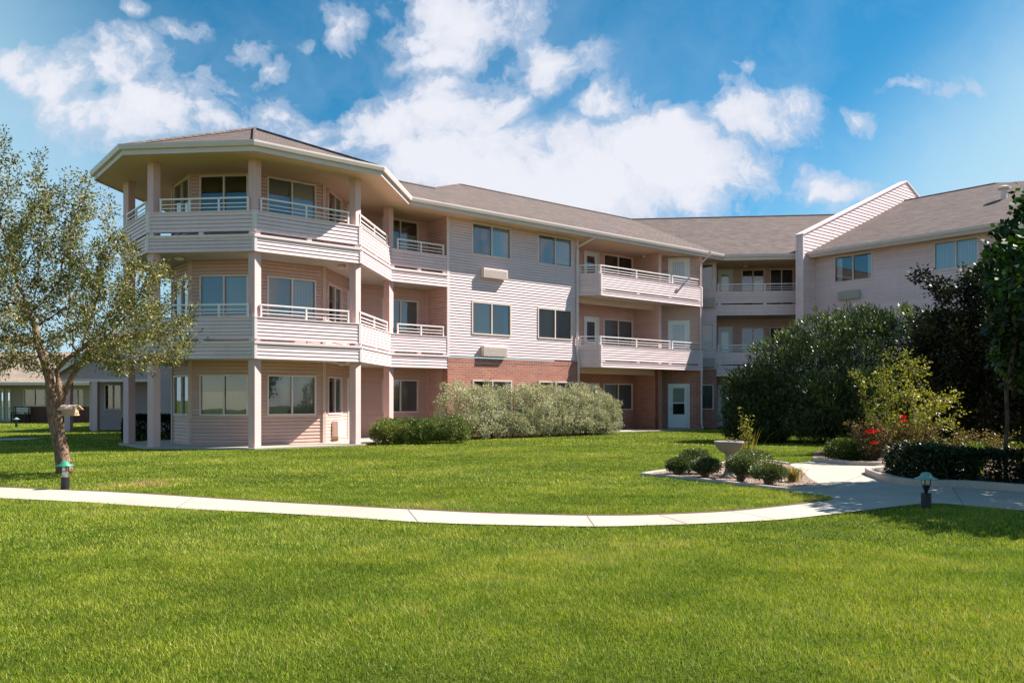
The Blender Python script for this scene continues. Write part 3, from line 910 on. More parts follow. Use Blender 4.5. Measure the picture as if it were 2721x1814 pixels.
# soldier course of upright bricks on top
mb = MB(); u = uMi - .02
while u < uMe - .05:
    pbox(mb, M, u + .006, u + .086, 2.805, 2.985, .0, .058); u += .092
mb.build('brick_course', 'brick', bw)
for i, w in enumerate((W1, W2)):
    for k, (z0, z1) in enumerate(WZ):
        l, r = {(0, 0): (('blind_grey', 0, 1), ('blind_grey', 0, 1)), (0, 1): (('blind', 0, 1), ('blind_grey', 0, 1)), (0, 2): (('blind_grey', 0, 1), ('curtain', 0, 1)),
                (1, 0): (None, ('blind_grey', 0, 1)), (1, 1): (('blind', 0, 1), ('blind_grey', 0, 1)), (1, 2): (('blind_grey', 0, 1), ('curtain', .1, 1))}[(i, k)]
        window(M, w[0], w[1], z0, z1, l, r, w=.05 if k == 0 else 0.0)
ua = (M.ux(1277), M.ux(1341))
air_conditioner(M, ua[0], ua[1], 6.06, 6.42)
air_conditioner(M, ua[0], ua[1], 3.06, 3.46)

# recess behind the projecting balcony, and the wall to its right
RBp, PRp, N2p = Pl(RB0, d2), Pl(RB1, n2), Pl(N2a, d1)
LR = L(RB0, RB1)
rw = (RBp.ux(1604), RBp.ux(1680)); rd = (RBp.ux(1553), RBp.ux(1588))
nd = (N2p.ux(1778), N2p.ux(1829))
LN2 = L(N2a, B2)
holes_r = [(rw[0], rw[1], z0, z1) for z0, z1 in WZ] + [(rd[0], rd[1], z0, z1) for z0, z1 in DZ]
holes_n = [(nd[0], nd[1], z0, z1) for z0, z1 in DZ]
mb = MB(); bk = MB()
siding(mb, RBp, 0, LR, 2.9, 8.2, holes_r); flat(bk, RBp, 0, LR, -.2, 2.9, holes_r)
siding(mb, PRp, 0, REC, 2.9, 8.2); flat(bk, PRp, 0, REC, -.2, 2.9)
siding(mb, N2p, 0, LN2, 2.9, 8.2, holes_n); flat(bk, N2p, 0, LN2, -.2, 2.9, holes_n)
siding(mb, Pl(Me, -n2), 0, REC, 2.9, 8.2); flat(bk, Pl(Me, -n2), .5, REC, -.2, 2.9)
pbox(mb, Pl(Pil, d2), 0, .20, 2.9, 8.17, -.2, .0, 1); pbox(bk, Pl(Pil, d2), .0, .22, -.2, 2.9, -.2, .02)
siding(mb, Pl(B2, d3), 0, 3.0, 2.9, 8.2); flat(bk, Pl(B2, d3), 0, 3.0, -.2, 2.9)
mb.build('siding_wall', ['siding_porch_shade', 'siding_pink'], apt)
bk.build('brick_wall', 'brick', apt)
for k, (z0, z1) in enumerate(WZ):
    l, r = {0: (('blind', 0, 1), ('blind_grey', 0, 1)), 1: (('blind_grey', 0, 1), ('blind_grey', 0, 1)), 2: (None, None)}[k]
    window(RBp, rw[0], rw[1], z0, z1, l, r)
for k, (z0, z1) in enumerate(DZ):
    door(RBp, rd[0], rd[1], z0, z1, blind=None if k else ('blind', 1))
    door(N2p, nd[0], nd[1], z0, z1, glass=(.60, .93) if k == 0 else (.42, .93), lower=(.32, .57) if k == 0 else None, blind=('curtain', .9 if k else 1))

# middle wing: wall with small windows, then recessed balconies up to the gabled wall
RN = 1.9
nw = (Nw.ux(1864), Nw.ux(1895))
mb = MB(); bk = MB()
holes = [(nw[0], nw[1], z0, z1) for z0, z1 in WZ]
siding(mb, Nw, uN0, uN1, 2.9, 8.2, holes); flat(bk, Nw, uN0, uN1, -.2, 2.9, holes, .02)
siding(mb, Pl(Nw.p2(uN1), d3), 0, RN, 2.9, 8.2)
NBo = Nw.p2(uN1) - n1 * RN
NBp = Pl(NBo, d1)
LNB = uN2 - uN1
nbd = (NBp.ux(1911), NBp.ux(1943)); nb1 = (NBp.ux(1971), NBp.ux(2031)); nb2 = (NBp.ux(2046), NBp.ux(2108))
holes = [(a[0], a[1], z0, z1) for a in (nb1, nb2) for z0, z1 in ((6.1, 8.08), (3.1, 5.10), (.1, 2.1))] + [(nbd[0], nbd[1], z0, z1) for z0, z1 in DZ]
mb.build('siding_wall', 'siding', apt)
mb = MB(); siding(mb, NBp, 0, LNB + .4, .0, 8.2, holes)
mb.build('siding_wall', 'siding_porch_shade', apt)
bk.build('brick_wall', 'brick', apt)
for k, (z0, z1) in enumerate(WZ):
    o = window(Nw, nw[0], nw[1], z0, z1, (('blind_grey', 0, 1), ('blind_grey', .35, 1), ('blind_grey', 0, 1))[k], None, single=True, w=.02 if k == 0 else 0)
for k, (z0, z1) in enumerate(((.1, 2.1), (3.1, 5.10), (6.1, 8.08))):
    window(NBp, nb1[0], nb1[1], z0, z1, (None, None, ('blind_grey', .0, .75))[k], (None, None, ('curtain', .0, .72))[k])
    window(NBp, nb2[0], nb2[1], z0, z1, None, None)
for k, (z0, z1) in enumerate(DZ):
    door(NBp, nbd[0], nbd[1], z0, z1, glass=(.35, .9), blind=('curtain', .8 if k == 2 else 1))
ua = (Nw.ux(1866), Nw.ux(1898))
air_conditioner(Nw, ua[0], ua[1], 5.95, 6.42, .2, mat='ac_grille')
air_conditioner(Nw, ua[0], ua[1], 3.0, 3.46, .2, mat='ac_grille')

# right wing
RLEN = 13.5
rwin = [(Rw.ux(2218), Rw.ux(2318)), (Rw.ux(2483), Rw.ux(2600))]
holes = [(a[0], a[1], z0, z1) for a in rwin for z0, z1 in WZ]
mb = MB()
siding(mb, Rw, 0, RLEN, .0, 8.25, holes)
siding(mb, Pl(Rw.p2(RLEN), d2), 0, 8, .0, 8.25)
mb.build('siding_wall', 'siding', apt)
for i, a in enumerate(rwin):
    for k, (z0, z1) in enumerate(WZ):
        window(Rw, a[0], a[1], z0, z1, ('curtain', 0, 1) if (i, k) == (1, 2) else None, ('curtain', 0, 1) if i == 1 else None)
    air_conditioner(Rw, a[0] + .25 + i * .2, a[0] + 1.27 + i * .2, 6.05, 6.45, .16, mat='ac_grille')
# curtains drawn to the sides of the first upper window
for o in list(apt.children):
    pass
for (a, b) in ((rwin[0][0] + .06, rwin[0][0] + .30), (rwin[0][1] - .28, rwin[0][1] - .06)):
    g = MB(); g.face([Rw(a, 6.98, -.14), Rw(b, 6.98, -.14), Rw(b, 8.05, -.14), Rw(a, 8.05, -.14)])
    g.build('curtain', 'curtain', apt)

# gabled parapet wall that stands proud of the roofs
FT0, FT1, FV1, FV2 = 9.2, 13.43, 10.36, 20.7
Fp = Pl(FIN, d2)
def fin_poly(w, off=0.0):
    return [Fp(0 - off, 0, w), Fp(0 - off, FT0, w), Fp(FV1, FT1, w), Fp(FV2, FT0, w), Fp(FV2, 0, w)]
mb = MB()
zz = 0.0
while zz < FT1:
    za, zb = zz, min(zz + .16, FT1)
    def span(z):
        if z <= FT0: return 0.0, FV2
        k = (z - FT0) / (FT1 - FT0); return FV1 * k, FV2 - (FV2 - FV1) * k
    a0, a1 = span(za); b0, b1 = span(zb)
    if za < 8.3 and a1 > 1.3 and zb <= FT0: pass
    mb.face([Fp(a0, za, .026), Fp(a1, za, .026), Fp(b1, zb, .004), Fp(b0, zb, .004)])
    mb.face([Fp(a0, za, .004), Fp(a1, za, .004), Fp(a1, za, .026), Fp(a0, za, .026)])
    zz += .16
mb.face([Fp(0, 0, 0), Fp(0, 0, -FW), Fp(0, FT0, -FW), Fp(0, FT0, 0)], 1)
mb.face(list(reversed(fin_poly(-FW))), 0)
fw = mb.build('gable_parapet', ['siding', 'siding'], apt)
mb = MB()
for (a, za, b, zb) in ((-.06, FT0 - .025, FV1, FT1), (FV1, FT1, FV2, FT0)):
    mb.hexa([Fp(a, za, .07), Fp(b, zb, .07), Fp(b, zb, -FW - .05), Fp(a, za, -FW - .05), Fp(a, za + .07, .07), Fp(b, zb + .07, .07), Fp(b, zb + .07, -FW - .05), Fp(a, za + .07, -FW - .05)])
pbox(mb, Fp, -.03, .06, 0, FT0 - .03, -.04, .035)
pbox(mb, Fp, -.03, .06, 0, FT0 - .03, -FW - .02, -FW + .05)
mb.build('parapet_cap', 'trim', fw)

# --- balconies: siding parapets and bands, slabs, rails
def strip(mb, pts, z0, z1, w, lip=.018, lap=LAP, closed_ends=True, thick=.12):
    """siding band along a path (mitred)"""
    zs = [z0]; k = math.ceil(z0 / lap + .01)
    n = max(1, round((z1 - z0) / lap)); st = (z1 - z0) / n
    inn = offset_path(pts, w - thick)
    for i in range(n):
        a, b = z0 + st * i, z0 + st * (i + 1)
        oa, ob, oc = offset_path(pts, w + lip), offset_path(pts, w + .002), offset_path(pts, w - .03)
        a2 = a + SLOT if i else a; b2 = b - SLOT * .6 if i < n - 1 else b
        for j in range(len(pts) - 1):
            mb.face([(*oa[j], a2), (*oa[j + 1], a2), (*ob[j + 1], b2), (*ob[j], b2)])
            mb.face([(*oc[j], a2), (*oc[j + 1], a2), (*oa[j + 1], a2), (*oa[j], a2)])
            if i: mb.face([(*oc[j], a), (*oc[j + 1], a), (*oc[j + 1], a2), (*oc[j], a2)])
            if i < n - 1:
                mb.face([(*ob[j], b2), (*ob[j + 1], b2), (*oc[j + 1], b2), (*oc[j], b2)])
                mb.face([(*oc[j], b2), (*oc[j + 1], b2), (*oc[j + 1], b), (*oc[j], b)])
    for j in range(len(pts) - 1):
        o = offset_path(pts, w)
        mb.face([(*inn[j + 1], z0), (*inn[j], z0), (*inn[j], z1), (*inn[j + 1], z1)])
        mb.face([(*o[j], z1), (*o[j + 1], z1), (*inn[j + 1], z1), (*inn[j], z1)])
        mb.face([(*o[j], z0), (*inn[j], z0), (*inn[j + 1], z0), (*o[j + 1], z0)])
    for j in (0, -1):
        o = offset_path(pts, w)
        mb.face([(*o[j], z0), (*o[j], z1), (*inn[j], z1), (*inn[j], z0)])
def cap_strip(mb, pts, z0, z1, w0, w1, mi=0):
    a, b = offset_path(pts, w1), offset_path(pts, w0)
    for j in range(len(pts) - 1):
        mb.hexa([(*a[j], z0), (*a[j + 1], z0), (*b[j + 1], z0), (*b[j], z0), (*a[j], z1), (*a[j + 1], z1), (*b[j + 1], z1), (*b[j], z1)], mi)
def corner_boards(mb, pts, idx, z0, z1, w, mi=0, s=.075):
    for i in idx:
        for j0, j1 in ((i - 1, i), (i, i + 1)):
            if j0 < 0 or j1 >= len(pts): continue
            a, b = V2(*pts[j0]), V2(*pts[j1]); d = (b - a).normalized(); n = V2(d.y, -d.x)
            q = offset_path(pts, w + .03)[i]; r = offset_path(pts, w)[i]
            e = -d * s if j1 == i else d * s
            q, r = V2(*q), V2(*r)
            mb.hexa([(*q, z0), (*(q + e), z0), (*(r + e), z0), (*r, z0), (*q, z1), (*(q + e), z1), (*(r + e), z1), (*r, z1)], mi)
def railing(a, b, zb, zt, ends=(0.05, 0.05), mids=None, name='railing', parent=None):
    """white metal rail: three bars on square posts"""
    a, b = V2(*a), V2(*b); d = (b - a); ln = d.length; d.normalize()
    pl = Pl(a, d); mb = MB()
    u0, u1 = ends[0], ln - ends[1]
    pbox(mb, pl, u0, u1, zt - .045, zt, -.03, .03)
    for f in (.36, .68):
        z = zb + (zt - .045 - zb) * (1 - f)
        pbox(mb, pl, u0, u1, z - .013, z + .013, -.013, .013)
    k = max(1, round((u1 - u0) / 1.5)) if mids is None else mids
    for i in range(k + 1):
        u = u0 + .025 + (u1 - u0 - .05) * i / k
        pbox(mb, pl, u - .024, u + .024, zb, zt - .045, -.024, .024)
    return mb.build(name, 'railing', parent or apt)

BAY = [tuple(PK), tuple(PM), tuple(P0), tuple(P1), tuple(P2), tuple(P3), tuple(Mi)]
for fl in (3.0, 6.0):
    dz = fl - 3.0
    pt, gp, bt, bb = Z['pt'] + dz * .993, Z['gp'] + dz * 1.008, Z['bt'] + dz * .997, Z['bb'] + dz * 1.002
    # parapet
    mb = MB()
    strip(mb, BAY, gp, pt - .03, 0.0)
    cap_strip(mb, BAY, pt - .03, pt, -.14, .035, 1)
    corner_boards(mb, BAY, (1, 2, 3, 4), gp, pt - .03, .0, 1)
    # short blocks between parapet and band
    for i in range(len(BAY) - 1):
        a, b = V2(*BAY[i]), V2(*BAY[i + 1]); pl = Pl(a, (b - a).normalized()); ln = (b - a).length
        for u in (.10, ln / 2, ln - .10):
            pbox(mb, pl, u - .07, u + .07, bt, gp, -.11, -.005, 1)
    mb.build('balcony_parapet', ['siding', 'trim'], apt)
    # band
    mb = MB()
    strip(mb, BAY, bb, bt - .07, .03)
    cap_strip(mb, BAY, bt - .07, bt, -.12, .075, 1)
    corner_boards(mb, BAY, (1, 2, 3, 4), bb, bt - .07, .03, 1)
    mb.build('balcony_band', ['siding', 'trim'], apt)
    # slab with boxed ceiling
    mb = MB()
    ip = offset_path(BAY, -.10)
    poly = [(*p,) for p in ip] + [tuple(Q4 - n2 * .1), tuple(Q3 - n2 * .4), tuple(V2(*Qk) + d3 * .2)]
    me_poly = poly
    mb.prism(poly, bb + .01, fl - .02)
    mb.build('balcony_slab', 'slab', apt, fix='normals')
    rt = Z['rt'] + dz
    for i, (e0, e1) in {1: (.3, .3), 2: (.32, .16), 3: (.16, .34), 4: (.05, .30), 5: (.32, .12)}.items():
        pp = offset_path(BAY, -.05)
        railing(pp[i], pp[i + 1], pt, rt, (e0, e1), mids={1: 2, 2: 3, 3: 2, 4: 2, 5: 2}[i])

# columns of the bay, ground to eave
for p, na, nb in ((PM, n0, n0), (P0, n0, n1), (P1, n1, n2), (P2, n2, n3), (P3, n3, n2)):
    b = (na + nb).normalized()
    s = .125
    if p is P3:
        c = p + V2(*(-n2)) * .17 + d2 * .02; ax = n2
    else:
        c = p - b * (.19 / max(.5, b.dot(na))); ax = rot(b, 0)
    a = rot(b, 45) * s * 1.414 if p is not P3 else (n2 + d2).normalized() * s * 1.414
    ca = V2(-a.y, a.x)
    # square post, one corner towards the lawn
    b1 = (n1 + n2).normalized()
    q = [c + b1 * s * 1.414, c + rot(b1, 90) * s * 1.414, c - b1 * s * 1.414, c + rot(b1, -90) * s * 1.414]
    mb = MB(); mb.prism(q, 0.05, SOF + .01)
    mb.build('column', 'column', apt, fix='normals', bevel=.006)

# projecting balcony
E = B2 + d3 * .8
PB = [tuple(Me + d1 * .03), tuple(B1), tuple(B2)]
for fl in (3.0, 6.0):
    dz = fl - 3.0
    bot, pt, rt = 2.78 + dz * 1.005, 3.72 + dz, 4.09 + dz
    mb = MB()
    strip(mb, PB, bot + .30, pt - .03, 0.0)
    cap_strip(mb, PB, pt - .03, pt, -.13, .03, 1)
    strip(mb, PB, bot, bot + .20, .0)
    cap_strip(mb, PB, bot + .20, bot + .235, -.12, .03, 1)
    corner_boards(mb, PB, (1, 2), bot, pt - .03, 0.0, 1, .09)
    pl = Pl(B1, d2); ln = L(B1, B2)
    for f in (.03, .345, .66, .97):
        pbox(mb, pl, ln * f - .08, ln * f + .08, bot + .235, bot + .30, -.11, .0, 1)
    # closed left cheek
    pbox(mb, Pl(Me, d1), .0, .93, bot + .235, bot + .30, -.11, .0, 0)
    mb.build('balcony_parapet', ['siding', 'trim'], apt)
    mb = MB()
    ip = offset_path(PB, -.10)
    poly = [tuple(Me - n2 * .02 + d2 * .02), *ip[1:2], tuple(V2(*ip[2]) - d2 * .05), tuple(N2a - n1 * .1 + d1 * .1), tuple(RB1 - n2 * .1), tuple(RB0 - n2 * .1)]
    mb.prism(poly, bot + .012, fl - .03)
    mb.build('balcony_slab', 'slab', apt, fix='normals')
    # beam under the slab
    mb = MB()
    pbox(mb, Pl(M.p2(uMe, -.25), d2), .06, LR + .2, bot - .24, bot + .012, -.2, .0)
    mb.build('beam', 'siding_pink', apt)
    pp = offset_path(PB, -.06)
    railing(pp[0], pp[1], pt, rt, (.02, .02), mids=1)
    lnr = (V2(*pp[2]) - V2(*pp[1])).length
    railing(pp[1], pp[2], pt, rt, (.0, lnr * .335), mids=2)
    railing(pp[1], pp[2], pt, rt, (lnr * .685, .05), mids=1)

# balconies of the middle wing
NB = [tuple(Nw.p2(uN1)), tuple(Nw.p2(uN2 - .02))]
for fl in (3.0, 6.0):
    dz = fl - 3.0
    pt, gp, bt, bb, rt = Z['pt'] + dz, Z['gp'] + dz + .04, Z['bt'] + dz + .02, Z['bb'] + dz, Z['rt'] + dz
    mb = MB()
    strip(mb, NB, gp, pt - .03, 0.0); cap_strip(mb, NB, pt - .03, pt, -.13, .03, 1)
    strip(mb, NB, bb, bt - .07, .02); cap_strip(mb, NB, bt - .07, bt, -.12, .06, 1)
    pl = Pl(V2(*NB[0]), d1); ln = uN2 - uN1
    for f in (.03, .5, .97):
        pbox(mb, pl, ln * f - .08, ln * f + .08, bt, gp, -.11, -.0, 1)
    mb.build('balcony_parapet', ['siding', 'trim'], apt)
    mb = MB()
    a = offset_path(NB, -.1)
    mb.prism([a[0], a[1], tuple(V2(*NB[1]) - n1 * (RN + .1)), tuple(V2(*NB[0]) - n1 * (RN + .1))], bb + .012, fl - .02)
    mb.build('balcony_slab', 'slab', apt, fix='normals')
    pp = offset_path(NB, -.06)
    railing(pp[0], pp[1], pt, rt, (.06, .02), mids=2)

# --- eaves: soffit, fascia and gutter
OV = .75
wallpath = [tuple(PK), tuple(PM), tuple(P0), tuple(P1), tuple(P2), tuple(P3)]
g_path = offset_path([tuple(PK), tuple(PM), tuple(P0), tuple(P1), tuple(P2), tuple(P3), tuple(P3 + d2 * 5)], OV)[:6]
g_path[5] = tuple(Gm)
g_end = isect(P4g, d1, finl, d2)
g_path = g_path + [tuple(P4g), tuple(g_end)]
mb = MB()
soff = g_path + [tuple(finl + d2 * 4), tuple(NBo - n1 * 1.0), tuple(RB1 - n2 * .4), tuple(RB0 - n2 * .4), tuple(Me - n2 * .4), tuple(Q4 - n2 * .4), tuple(Q3 - n2 * 1.0), tuple(Qk + d2 * 1.5)]
def soffit_sheet(poly, z):
    me = bpy.data.meshes.new('soffit'); bm = bmesh.new()
    vs = [bm.verts.new((p[0] - P3.x, p[1] - P3.y, z)) for p in poly]
    es = [bm.edges.new((vs[i], vs[(i + 1) % len(vs)])) for i in range(len(vs))]
    bmesh.ops.triangle_fill(bm, edges=es, use_beauty=True, normal=(0, 0, -1))
    bm.to_mesh(me); bm.free(); me.materials.append(MATS['soffit']); auto_uv(me)
    return link(bpy.data.objects.new('soffit', me), apt)
soffit_sheet(soff, SOF)
Rg0 = FIN + d2 * .42 + n2 * .03
Rg = [tuple(Rg0), tuple(Rg0 + dR * (RLEN + .6))]
mb = MB()
mb.prism([Rg[0], Rg[1], tuple(V2(*Rg[1]) + d2 * 1.2), tuple(V2(*Rg[0]) + d2 * 1.2)], SOF, SOF + .03)
mb.build('soffit', 'soffit', apt, fix='normals')
def eaves(path):
    mb = MB()
    cap_strip(mb, path, SOF - .035, SOF + .13, -.03, .0, 0)
    mb.build('fascia', 'gutter', apt)
    mb = MB()
    a = offset_path(path, .004); b = offset_path(path, .11); c = offset_path(path, .085)
    for j in range(len(path) - 1):
        for (p, q, za, zb) in ((a, c, SOF + .10, SOF + .10), (c, b, SOF + .10, EAVE - .05), (b, b, EAVE - .05, EAVE)):
            mb.face([(*p[j], za), (*p[j + 1], za), (*q[j + 1], zb), (*q[j], zb)])
        r = offset_path(path, .095)
        mb.face([(*b[j], EAVE), (*b[j + 1], EAVE), (*r[j + 1], EAVE), (*r[j], EAVE)])
        mb.face([(*r[j], EAVE), (*r[j + 1], EAVE), (*r[j + 1], EAVE - .09), (*r[j], EAVE - .09)])
        mb.face([(*a[j], EAVE - .09), (*a[j + 1], EAVE - .09), (*r[j + 1], EAVE - .09), (*r[j], EAVE - .09)])
    for j in (0, -1):
        mb.face([(*a[j], SOF + .10), (*c[j], SOF + .10), (*b[j], EAVE - .05), (*b[j], EAVE), (*a[j], EAVE)])
    mb.build('gutter', 'gutter', apt)
eaves(g_path)
eaves(Rg)

# --- roofs
PIT = .408
RZ = EAVE - .03
def on_roof(D): return RZ + PIT * D
mb = MB()
ctr = (P1 + P2) * .5 - n2 * 4.2
apex = (ctr.x, ctr.y, RZ + 4.95 * PIT)
ring = [V2(*p) for p in g_path[:6]]
ring = [ring[0], ring[1], ring[2], ring[3], ring[4], ring[5]]
for a, b in zip(ring, ring[1:]):
    mb.face([(a.x, a.y, RZ), (b.x, b.y, RZ), apex])
mb.face([(ring[5].x, ring[5].y, RZ), (*(ring[5] - n2 * 5), RZ + 1.2), apex])
mb.face([(*(ring[0] + d1 * 3), RZ), (ring[0].x, ring[0].y, RZ), apex])
mb.face([(*(ring[5] - n2 * 5), RZ + 1.2), (*(ring[0] + d1 * 3), RZ), apex])
br = mb.build('roof', 'roof', apt)
mb = MB()
for i in (2, 3, 4):
    a = Vector((ring[i].x, ring[i].y, RZ + .015)); b = Vector(apex) + Vector((0, 0, .02))
    mb.tube([a.lerp(b, .02), b], [.055, .06], 5)
mb.build('ridge_tiles', 'roof', br)
# main roof: eave line Gm -> P4g, lower ridge at left, hip up to the high ridge, valley to the middle wing
q = lambda t, D: (*(Gm + d2 * t - n2 * D), on_roof(D))
tV = L(Gm, P4g)
HI = 9.65
inn = bis(n2, n1)
vend = P4g - inn * HI
tv = (vend - Gm).dot(d2)
mb = MB()
mb.face([q(-1.5, 0), q(tV, 0), (vend.x, vend.y, on_roof(HI)), q(9.0, HI), q(4.3, 4.95), q(-3.0, 4.95), q(-3.0, .02)])
mb.face([q(-3.0, 4.95), q(4.3, 4.95), (*(Gm + d2 * 4.3 - n2 * 9.9), RZ), (*(Gm - d2 * 3 - n2 * 9.9), RZ)])
mb.face([q(4.3, 4.95), q(9.0, HI), (*(Gm + d2 * 4.3 - n2 * 14.3), on_roof(4.95))])
mb.face([q(9.0, HI), (vend.x, vend.y, on_roof(HI)), (*(vend - n2 * HI), RZ), (*(Gm + d2 * 4.3 - n2 * 19), RZ)])
# middle wing
ne = isect(P4g, d1, finl, d2)
nr_end = isect(vend, d1, finl, d2)
mb.face([(P4g.x, P4g.y, RZ), (ne.x, ne.y, RZ), (nr_end.x, nr_end.y, on_roof(HI)), (vend.x, vend.y, on_roof(HI))])
mb.face([(vend.x, vend.y, on_roof(HI)), (nr_end.x, nr_end.y, on_roof(HI)), (*(nr_end - n1 * HI), RZ), (*(vend - n1 * HI), RZ)])
mr = mb.build('roof', 'roof', apt, fix='normals')
mb = MB()
for a, b in ((q(9.0, HI + .02), (vend.x, vend.y, on_roof(HI) + .01)), ((vend.x, vend.y, on_roof(HI) + .01), (nr_end.x, nr_end.y, on_roof(HI) + .01)), (q(-3.0, 4.96), q(4.3, 4.96)), (q(4.3, 4.96), q(9.0, HI + .02))):
    mb.tube([a, b], .06, 5)
mb.build('ridge_tiles', 'roof', mr)
# right wing roof
RG = V2(*Rg[0])
r = lambda s, D: (*(RG + dR * s + d2 * D), on_roof(D))
rs = 4.55
HR = 9.7
mb = MB()
mb.face([r(.0, 0), r(RLEN + .6, 0), r(RLEN + .6, 4.5), r(rs + .2, HR), r(.0, HR)])
e1 = RG + dR * rs + d2 * HR
mb.face([(*e1, on_roof(HR)), (*(e1 + d1 * 9), on_roof(HR)), (*(e1 + d1 * 9 + n1 * HR), RZ), r(RLEN + .6, 4.5)])
mb.face([r(.0, HR), (*e1, on_roof(HR)), (*(e1 + d1 * 9), on_roof(HR)), (*(e1 + d1 * 9 + d2 * 9), RZ), (*(RG + d2 * 19.5), RZ)])
rr = mb.build('roof', 'roof', apt, fix='normals')
mb = MB(); mb.tube([r(.0, HR + .02), r(rs, HR + .02), (*(e1 + d1 * 9), on_roof(HR) + .01)], .06, 5)
mb.build('ridge_tiles', 'roof', rr)
# hooded roof vent: solve the ray that meets the slope
vx, vy = (2668 - CX) / F, (HY - 527) / F
best = min(((abs((RG.x + dR.x * a + d2.x * b) - vx * (RG.y + dR.y * a + d2.y * b)) + abs(on_roof(b) - EYE - vy * (RG.y + dR.y * a + d2.y * b)), a, b) for a in np.arange(0, 9, .05) for b in np.arange(0, 9.6, .05)))
vb = RG + dR * best[1] + d2 * best[2]; vz = on_roof(best[2])
mb = MB(); mb.lathe((vb.x, vb.y, vz - .2), [(.13, 0), (.13, .62), (.27, .62), (.27, .70), (.10, .78), (.01, .79)], 14)
mb.build('roof_vent', 'gutter', rr, smooth=False)
# --- downspouts
def downspout(px, pl, w_wall, kick=0.0):
    u = pl.ux(px, .06)
    mb = MB(); o = pl
    pts = [o(u + .35, SOF + .10, OV + .03), o(u + .34, SOF - .06, OV - .02), o(u + .03, SOF - .36, .10), o(u, SOF - .5, .07), o(u, 3.3, .07), o(u + kick, 2.95, .11), o(u + kick, .35, .11), o(u + kick + .05, .06, .22)]
    mb.tube(pts, .048, 4)
    return mb.build('downspout', 'gutter', apt)
downspout(1533, M, 0, .04)
downspout(1861, Pl(B2 - d1 * .2, d1), 0, .04)
# ceiling lamps of the balconies
def ceiling_lamp(p, z):
    mb = MB(); mb.lathe((p.x, p.y, z), [(.03, -.11), (.11, -.09), (.13, -.03), (.12, 0)], 12)
    mb.build('ceiling_lamp', 'lamp_glass', apt, smooth=True)
for p in (RBp.p2(.75, .7), N2p.p2(.55, -0.0) + n1 * .55, NBp.p2(1.6, .8)): ceiling_lamp(p, SOF)
for z in (2.57, 5.57):
    ceiling_lamp((Q0 + P0) * .5 + d1 * .3, z); ceiling_lamp((Q2 + P2) * .5, z)
# air conditioner set low in the bay's side wall
air_conditioner(B3w, .72, 1.48, .22, .72, .22)
# white condenser box beside the brick porch window
patio = offset_path([tuple(PK), tuple(PM), tuple(P0), tuple(P1), tuple(P2), tuple(P3), tuple(Mi)], .12) + [tuple(Q4), tuple(Q3), tuple(Q2 + d3), tuple(Qk)]
mb = MB(); mb.prism(patio, -.05, .05)
tag(mb.build('patio', 'concrete', fix='normals'), 'concrete patio slab under the octagonal balcony bay', 'patio', kind='structure')
mb = MB()
mb.prism([tuple(Me + d2 * .1 + n2 * .5), tuple(B2 + n1 * .5), tuple(N2a - n1 * .05), tuple(RB1), tuple(RB0)], -.05, .04)
tag(mb.build('porch_slab', 'concrete', fix='normals'), 'concrete porch floor under the projecting balcony', 'porch', kind='structure')
#@@ PLANTS
# ------------------------------------------------------------------ trees and shrubs
def grow(trunks, attract, step, infl, kill, rng, iters=90, sway=0.12):
    """space colonisation: trunks = list of polylines; returns nodes, parents"""
    nodes, par = [], []
    for tr in trunks:
        prev = -1 if not tr.get('from') else tr['from']
        for p in tr['pts']:
            nodes.append(np.array(p, float)); par.append(prev); prev = len(nodes) - 1
    A = np.array(attract, float)
    alive = np.ones(len(A), bool)
    N = np.array(nodes)
    can = [True] * len(N)
    first = min(3, len(N) - 1)
    for it in range(iters):
        idx = np.where(alive)[0]
        if len(idx) == 0: break
        D = np.linalg.norm(A[idx, None, :] - N[None], axis=2)
        near = D.argmin(1); dist = D[np.arange(len(idx)), near]
        ok = dist < infl
        if not ok.any(): break
        new, newp = [], []
        for k in np.unique(near[ok]):
            sel = idx[(near == k) & ok]
            v = unit(A[sel] - N[k]).sum(0)
            v = v / (np.linalg.norm(v) + 1e-9) + rng.normal(0, sway, 3)
            v /= np.linalg.norm(v)
            q = N[k] + v * step
            if np.linalg.norm(N - q, axis=1).min() < step * .3: 
                q = N[k] + unit(v + rng.normal(0, .6, 3)) * step
                if np.linalg.norm(N - q, axis=1).min() < step * .3: continue
            new.append(q); newp.append(k)
        if not new: break
        N = np.vstack([N, new]); par += newp
        D = np.linalg.norm(A[idx, None, :] - np.array(new)[None], axis=2).min(1)
        alive[idx[D < kill]] = False
    return N, np.array(par)

def tree_radii(N, par, tip, power=2.2, cap=None):
    n = len(N); r = np.zeros(n); ch = np.zeros(n, int)
    for i in range(n - 1, -1, -1):
        if ch[i] == 0: r[i] = tip ** power
        if par[i] >= 0: r[par[i]] += r[i]; ch[par[i]] += 1
    r = r ** (1 / power)
    return r, ch

def wood(mb, N, par, r, sides=6, rmin=0.0):
    kids = {}
    for i, p in enumerate(par):
        if p >= 0: kids.setdefault(p, []).append(i)
    done = set()
    starts = [i for i, p in enumerate(par) if p < 0]
    stack = [(s, None) for s in starts]
    while stack:
        s, pre = stack.pop()
        path = [] if pre is None else [pre]
        cur = s
        while True:
            path.append(cur)
            ks = kids.get(cur, [])
            if not ks: break
            ks = sorted(ks, key=lambda k: -r[k])
            for k in ks[1:]: stack.append((k, cur))
            cur = ks[0]
        if len(path) < 2: continue
        rr = [min(r[path[0]], r[path[1]] * 1.15) if pre is not None else r[path[0]]] + [r[k] for k in path[1:]]
        if max(rr) < rmin: continue
        mb.tube([N[k] for k in path], rr, sides if max(rr) > .03 else (4 if max(rr) > .012 else 3))

